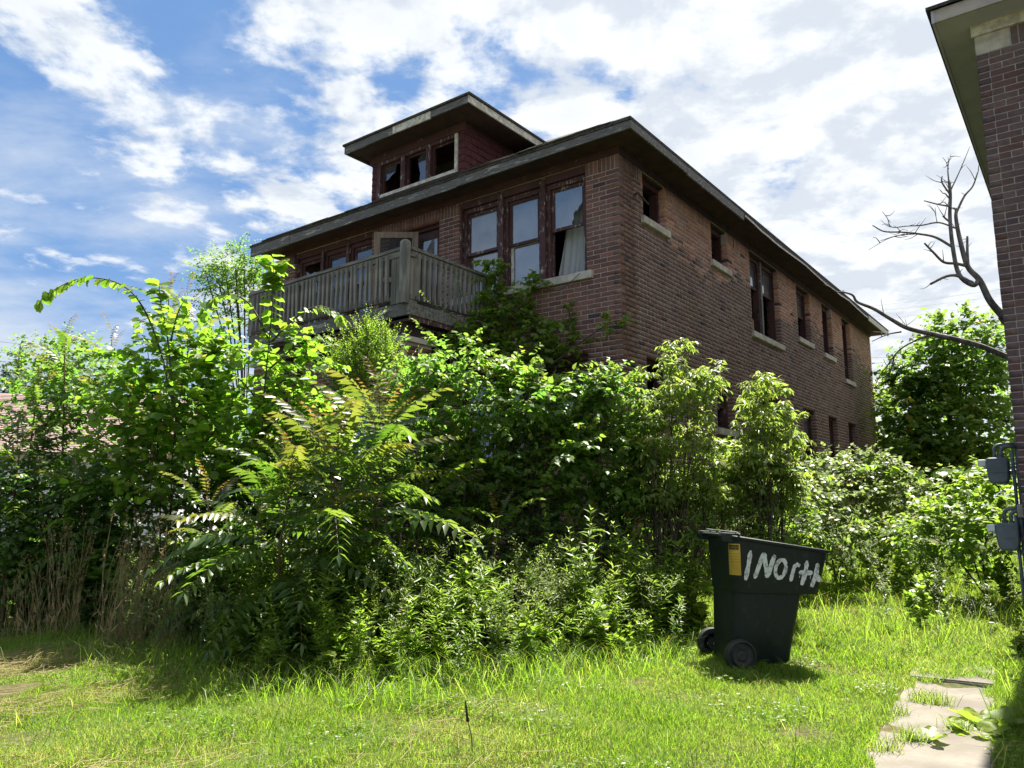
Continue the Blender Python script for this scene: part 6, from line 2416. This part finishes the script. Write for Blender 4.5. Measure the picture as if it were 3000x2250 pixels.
# scattered taller blades
n = 3600
X = RNG.uniform(-3.6, 3.9, n); Y_ = RNG.uniform(4.1, 8.2, n)
ok = keepF(X, Y_) & ~on_path(X, Y_) & (RNG.uniform(0, 1, n) < 0.25 + 0.75 * patchy(X, Y_, 3.1, 1.0))
X, Y_ = X[ok], Y_[ok]
parts.append(blades(X, Y_, RNG.uniform(.09, .19, len(X)), RNG.uniform(.004, .008, len(X)), RNG.uniform(.3, 1.2, len(X)), np.where(RNG.uniform(0, 1, len(X)) < .08, .8, .05)))
n = 11000
X = RNG.uniform(-4.8, 2.2, n)
Y_ = EDGE(X) + RNG.normal(0.05, 0.38, n)
ok = (RNG.uniform(0, 1, n) < 0.2 + 0.8 * patchy(X, Y_, 4.2, 0.3)) & ~((X > 1.5) & (Y_ < 7.7))
X, Y_ = X[ok], Y_[ok]
parts.append(blades(X, Y_, RNG.uniform(.10, .34, len(X)), RNG.uniform(.004, .007, len(X)), RNG.uniform(.4, 1.3, len(X)), np.where(RNG.uniform(0, 1, len(X)) < .08, .8, RNG.uniform(0, .15, len(X)))))
n = 5000
X = RNG.uniform(2.4, 9.0, n); Y_ = RNG.uniform(5.0, 14, n)
ok = ~on_path(X, Y_) & (keepR(X, Y_) | ((X - 2.22) * pp.x + (Y_ - 4.35) * pp.y > 0.3)) & (X < 4.9 + (Y_ - 7) * 0.75)
X, Y_ = X[ok], Y_[ok]
parts.append(blades(X, Y_, RNG.uniform(.14, .40, len(X)), RNG.uniform(.005, .010, len(X)), RNG.uniform(.3, 1.0, len(X)), RNG.uniform(0, .4, len(X))))
# tufts in the path joints
n = 700
cx_ = np.array([2.34, 2.80, 2.55, 3.0, 2.1, 2.9]); cy_ = np.array([4.75, 5.0, 5.35, 5.62, 4.58, 5.7])
k_ = RNG.integers(0, 6, n)
X = cx_[k_] + RNG.normal(0, .05, n); Y_ = cy_[k_] + RNG.normal(0, .035, n)
parts.append(blades(X, Y_, RNG.uniform(.06, .15, n), np.full(n, .0045), RNG.uniform(.3, 1.1, n), RNG.uniform(0, .5, n)))
off = 0
VV, FF, TT = [], [], []
for V_, F_, T_ in parts:
    VV.append(V_); FF.append(F_ + off); TT.append(T_)
    off += len(V_)
tag(link('lawn_grass', fast_mesh('lawn_grass', np.concatenate(VV), np.concatenate(FF), {'tint': np.concatenate(TT)}), M['grass']), 'bright green overgrown lawn grass in front of the thicket', 'grass', kind='stuff')

LV = Leaves()
n = 9000
X = RNG.uniform(-3.4, 3.0, n); Y_ = RNG.uniform(4.1, 7.4, n)
ok = (patchy(X, Y_, 3.3, 6.0) > .62) & keepF(X, Y_) & ~on_path(X, Y_)
X, Y_ = X[ok], Y_[ok]
n = len(X)
P_ = np.stack([X, Y_, gz(X, Y_) + RNG.uniform(.03, .075, n)], 1)
a_ = RNG.uniform(0, 6.28, n)
for k in range(3):
    D = np.stack([np.cos(a_ + 2.1 * k), np.sin(a_ + 2.1 * k), RNG.uniform(-.1, .4, n)], 1)
    LV.add(T_HEART, P_, D, np.array([[0, 0, 1.0]]) + RNG.normal(0, .25, (n, 3)), RNG.uniform(.012, .026, n), RNG.uniform(0, .4, n))
o = link('clover', LV.mesh('clover'), M['leaf_weed'])
tag(o, 'low clover growing in patches through the lawn', 'clover', kind='stuff')

# dead straw lying on the thin parts of the lawn
n = 16000
X = RNG.uniform(-5.5, 0.6, n); Y_ = RNG.uniform(4.0, 9.0, n)
w_ = np.clip(1.3 - patchy(X, Y_, 1.5, 3.0) * 2.2, 0, 1) * np.clip((-X + 0.3) / 2.2, 0.05, 1) + np.exp(-((X + 3.4) ** 2 + (Y_ - 7.2) ** 2) / .6)
ok = (RNG.uniform(0, 1, n) < w_) & (Y_ < EDGE(X) + .5) & (np.abs(X) < Y_ * .72 + .4)
X, Y_ = X[ok], Y_[ok]
a_ = RNG.uniform(0, np.pi, len(X)); L_ = RNG.uniform(.06, .24, len(X))
P_ = np.stack([X, Y_, gz(X, Y_) + RNG.uniform(.015, .07, len(X))], 1)
TW = Twigs()
TW.add(P_, P_ + np.stack([np.cos(a_) * L_, np.sin(a_) * L_, RNG.normal(0, .02, len(X))], 1), np.full(len(X), .0022))
o = link('dead_straw', TW.mesh('dead_straw'), M['straw'])
tag(o, 'dead tan straw lying on the thin lawn', 'straw', kind='stuff')

# fallen branch, dark seed spike, litter of the lawn
mb = MB()
a_ = ground_pt(1020, 2120, 5.55); c_ = ground_pt(1140, 2020, 6.15)
stem_tube(mb, [a_ + Vector((-.1, -.05, .03)), a_.lerp(c_, .4) + Vector((.02, .0, .07)), c_ + Vector((0, 0, .10)), c_ + Vector((.12, .16, .16))], .008, .003, 6, 6)
stem_tube(mb, [a_.lerp(c_, .4) + Vector((.02, 0, .07)), a_.lerp(c_, .8) + Vector((-.12, .05, .12))], .004, .002, 5, 4)
tag(mb.build('fallen_branch', M['dead_wood'], None, smooth=True), 'thin dry branch lying across the lawn below the weeds', 'branch')
p_ = ground_pt(1385, 2240, 4.55)
o = plant('seed_spike', 'dark brown seed spike standing up from the lawn', 'weed', p_)
mb = MB()
stem_tube(mb, [p_, p_ + Vector((-.01, 0, .12)), p_ + Vector((-.03, .01, .19))], .004, .003, 5, 4)
mb2 = MB()
stem_tube(mb2, [p_ + Vector((-.03, .01, .19)), p_ + Vector((-.037, .01, .24)), p_ + Vector((-.045, .012, .30))], .010, .004, 7, 4)
M['brown_seed'] = simple_mat('brown_seed', (0.06, 0.035, 0.022), (0.03, 0.018, 0.012), 60, 0.9, 0.1)
finish(o, None, None, None, None, [mb], 'green_stem')
x_ = mb2.build('seed_head', M['brown_seed'], o, smooth=True)
x_.location = -Vector(o.location)

# ------------------------------------------------------------------ trees behind
def tree(name, label, base, trunk_h, clumps, tm, lsize, leaf, n_m=10, ln=0.8, tint=0.3, cat='tree', group=None, droop=0.25, up=0.5, trunk_r=0.14, mat='bark'):
    o = plant(name, label, cat, base, group)
    base = Vector(base)
    LV, TW = Leaves(), Twigs()
    mb = MB()
    fork = base + Vector((0.1, 0, trunk_h))
    stem_tube(mb, [base, base.lerp(fork, .5) + Vector((.08, 0, 0)), fork], trunk_r, trunk_r * .7, 8, 4)
    for c_, rad, n in clumps:
        c_ = Vector(c_)
        clump(LV, TW, c_, rad, int(n * 1.25), ln, n_m, tm, lsize, up, droop, tint, 0.4)
        stem_tube(mb, [fork, fork.lerp(c_, .5) + Vector((0, 0, .3)), c_], trunk_r * .45, .015, 5, 4)
    off_ = Vector(o.location)
    x1_ = link('crown', LV.mesh('crown'), M[leaf], o)
    tag(x1_, kind='stuff')
    x2_ = link('twigs', TW.mesh('twigs'), M['bark'], o)
    tag(x2_, kind='stuff')
    x3_ = mb.build('trunk', M[mat], o, smooth=True)
    for x_ in (x1_, x2_, x3_):
        x_.location = -off_
    return o


def crown(specs):
    return [(at(u, v, Y), rad, n) for u, v, Y, rad, n in specs]


tree('maple_tree', 'bushy green maple beyond the weeds behind the neighbouring house', ground_pt(2790, 1500, 22), 1.4,
     crown([(2780, 1010, 22, (.7, .9, .6), 60), (2700, 1080, 22, (.9, 1, .7), 90), (2850, 1050, 22, (.8, 1, .7), 80), (2780, 1150, 22, (1.2, 1.2, .8), 130), (2900, 1150, 22, (1, 1.1, .8), 100), (2680, 1200, 22, (1, 1.1, .8), 100),
            (2800, 1270, 21.6, (1.4, 1.2, .8), 140), (2920, 1280, 21.6, (.9, 1, .8), 80), (2680, 1310, 21.6, (1, 1, .7), 90), (2780, 1390, 21.4, (1.3, 1, .7), 110), (2760, 960, 22, (.25, .3, .4), 14), (2830, 950, 22, (.3, .3, .35), 14), (2920, 1000, 22, (.5, .6, .5), 30),
            (2640, 1100, 22, (.3, .4, .3), 14)]),
     T_LOBE, .20, 'leaf_tree', 9, .60, .85)
tree('maple_tree', 'lighter green tree between the brick house and the bushy maple', ground_pt(2600, 1500, 25), 1.5,
     crown([(2590, 1150, 25, (.7, .9, .5), 60), (2560, 1220, 25, (.8, 1, .7), 80), (2640, 1250, 25, (.9, 1, .8), 90), (2580, 1330, 25, (1, 1, .8), 100), (2660, 1360, 24.5, (1, 1, .8), 90), (2540, 1400, 24.5, (.9, 1, .7), 70), (2620, 1440, 24, (1.2, 1, .6), 90)]),
     T_LOBE, .15, 'leaf_boxelder', 9, .5, .4)
tree('broadleaf_tree', 'dark tree row closing the yard behind the two maples', ground_pt(2750, 1500, 30), 1.5,
     crown([(2600 + 90 * k, 1400 - 30 * (k % 2), 30, (1.6, 1.4, 1.3), 90) for k in range(6)]), T_LOBE, .22, 'leaf_dark', 9, .8, .2)
tree('small_leaf_tree', 'small-leaved tree showing past the far end of the balcony', ground_pt(690, 1500, 17), 2.6,
     crown([(690, 790, 17, (.5, .6, .45), 60), (640, 820, 17, (.45, .5, .35), 44), (745, 800, 17, (.4, .5, .4), 44), (690, 850, 17, (.8, .7, .4), 80), (655, 765, 17, (.22, .2, .3), 14), (715, 745, 17, (.16, .2, .26), 10), (600, 790, 17, (.25, .3, .18), 12), (700, 920, 17, (1, .8, .5), 90)]),
     T_TINY, .10, 'leaf_tree', 14, .5, .3, trunk_r=.045)
tree('broadleaf_tree', 'round green tree beside the dark conifer', ground_pt(110, 1500, 26), 2.5,
     crown([(120, 1060, 26, (1, 1, .7), 70), (220, 1050, 26, (1, 1, .8), 70), (160, 1140, 26, (1.6, 1.2, .9), 110), (280, 1120, 26, (1.2, 1, .9), 80)]), T_HEART, .16, 'leaf_tree', 9, .7, .3)
con = plant('conifer', 'dark pointed conifer behind the white house', 'tree', ground_pt(110, 1500, 30))
LV, TW = Leaves(), Twigs()
mb = MB()
for u0, v0, wd in ((60, 1010, 1.0), (190, 985, .8), (20, 1070, 1.1), (115, 1040, .9)):
    topp = at(u0, v0, 30)
    bot = Vector((topp.x, topp.y, 1.0))
    stem_tube(mb, [bot, bot.lerp(topp, .5), topp], .1, .02, 6, 3)
    H_ = topp.z - 1.0
    n = 260
    t = RNG.uniform(0, 1, n) ** .8
    a_ = RNG.uniform(0, 6.28, n)
    P0 = np.array(topp) - np.stack([0 * t, 0 * t, t * H_], 1)
    D0 = np.stack([np.cos(a_), np.sin(a_), 0.45 - .5 * t], 1)
    grow_twigs(LV, TW, P0, D0, wd * (.12 + .9 * t) * RNG.uniform(.6, 1.1, n), 14, T_THIN, .22, .15, np.zeros(n), .2)
finish(con, LV, TW, 'leaf_conifer', 'bark', [mb], part='crown')
tree('broadleaf_tree', 'distant tree row on the horizon beyond the white house', ground_pt(300, 1450, 60), 3,
     crown([(-250 + 150 * k, 1330 + 25 * (k % 3), 60, (4, 3, 2.6), 50) for k in range(9)]), T_HEART, .5, 'leaf_dark', 8, 1.8, .1)

# ------------------------------------------------------------------ dead tree
dt = plant('dead_tree', 'bare dead tree reaching out from behind the neighbouring house', 'tree', ground_pt(3010, 1500, 17))
mb = MB()


def limb(pts, r0, r1, name='limb'):
    m_ = MB()
    c3 = stem_tube(m_, [at(u_, v_, Y__) for u_, v_, Y__ in pts], r0 * 0.74, r1 * 0.7, 7, 5)
    for k in range(int(len(c3) / 5)):                                  # stubs and fine side twigs
        p0 = Vector(random.choice(c3[len(c3) // 3:]))
        d0 = Vector((random.uniform(-1, 1), random.uniform(-.6, .6), random.uniform(-.2, 1))).normalized()
        l0 = random.uniform(0.08, 0.45)
        stem_tube(m_, [p0, p0 + d0 * l0 * .5 + Vector((0, 0, random.uniform(-.05, .05))), p0 + d0 * l0], 0.012, 0.004, 4, 2)
    x_ = m_.build(name, M['dead_wood'], dt, smooth=True)
    x_.location = -Vector(dt.location)


bt = ground_pt(3010, 1500, 17)
m_ = MB()
stem_tube(m_, [bt, at(3010, 1250, 17), at(2985, 1000, 17), at(2938, 925, 16.9)], .20, .12, 9, 5)
x_ = m_.build('trunk', M['dead_wood'], dt, smooth=True)
x_.location = -Vector(dt.location)
Y0_ = 16.8
limb([(2940, 928, Y0_), (2900, 880, Y0_), (2870, 820, Y0_), (2835, 780, Y0_), (2812, 700, Y0_), (2801, 640, Y0_), (2802, 610, Y0_)], .115, .045)
limb([(2870, 820, Y0_), (2850, 835, Y0_), (2810, 805, Y0_), (2792, 730, Y0_), (2783, 640, Y0_), (2784, 570, Y0_), (2780, 530, Y0_)], .08, .045)
limb([(2850, 830, Y0_), (2805, 808, Y0_), (2770, 810, Y0_), (2726, 832, Y0_)], .06, .04)
limb([(2835, 780, Y0_), (2800, 772, Y0_), (2765, 768, Y0_), (2735, 740, Y0_), (2708, 712, Y0_)], .055, .03)
limb([(2836, 778, Y0_), (2834, 735, Y0_), (2834, 692, Y0_)], .05, .035)
limb([(2788, 722, Y0_), (2740, 695, Y0_), (2690, 685, Y0_), (2640, 680, Y0_), (2590, 678, Y0_), (2556, 660, Y0_)], .045, .018)
limb([(2798, 668, Y0_), (2750, 652, Y0_), (2700, 660, Y0_), (2660, 662, Y0_), (2612, 665, Y0_), (2600, 640, Y0_), (2585, 620, Y0_)], .03, .008)
limb([(2690, 685, Y0_), (2630, 690, Y0_), (2580, 705, Y0_)], .018, .01)
limb([(2650, 685, Y0_), (2600, 700, Y0_), (2545, 732, Y0_)], .014, .006)
limb([(2745, 650, Y0_), (2738, 620, Y0_), (2722, 598, Y0_)], .012, .005)
limb([(2784, 570, Y0_), (2760, 535, Y0_), (2760, 516, Y0_)], .03, .018)
limb([(2783, 605, Y0_), (2745, 598, Y0_), (2707, 588, Y0_)], .03, .018)
limb([(2780, 580, Y0_), (2770, 568, Y0_), (2762, 566, Y0_)], .025, .015)
limb([(2784, 560, Y0_), (2812, 500, Y0_), (2842, 428, Y0_)], .025, .008)
limb([(2780, 535, Y0_), (2777, 490, Y0_), (2786, 452, Y0_)], .025, .008)
limb([(2779, 495, Y0_), (2772, 475, Y0_), (2761, 460, Y0_)], .014, .006)
limb([(2802, 622, Y0_), (2825, 575, Y0_), (2850, 545, Y0_), (2866, 500, Y0_)], .04, .02)
limb([(2805, 625, Y0_), (2798, 615, Y0_), (2794, 606, Y0_)], .02, .01)
limb([(2783, 650, Y0_), (2770, 640, Y0_), (2762, 632, Y0_)], .035, .025)
# the lower bough that sags toward the brick house
Y1_ = 17.6
limb([(2985, 1060, 17.2), (2860, 1010, 17.4), (2735, 980, Y1_), (2660, 962, Y1_), (2610, 935, Y1_), (2560, 905, Y1_), (2512, 885, Y1_), (2498, 865, Y1_), (2470, 856, Y1_), (2450, 856, Y1_)], .10, .02)
limb([(2640, 972, Y1_), (2600, 980, Y1_), (2555, 1000, Y1_)], .03, .012)
limb([(2665, 1005, Y1_), (2630, 1030, Y1_), (2600, 1070, Y1_), (2575, 1105, Y1_), (2562, 1138, Y1_)], .03, .012)
limb([(2620, 1045, Y1_), (2608, 1090, Y1_), (2594, 1116, Y1_)], .025, .012)
limb([(2735, 980, Y1_), (2700, 990, Y1_), (2665, 1006, Y1_)], .04, .03)
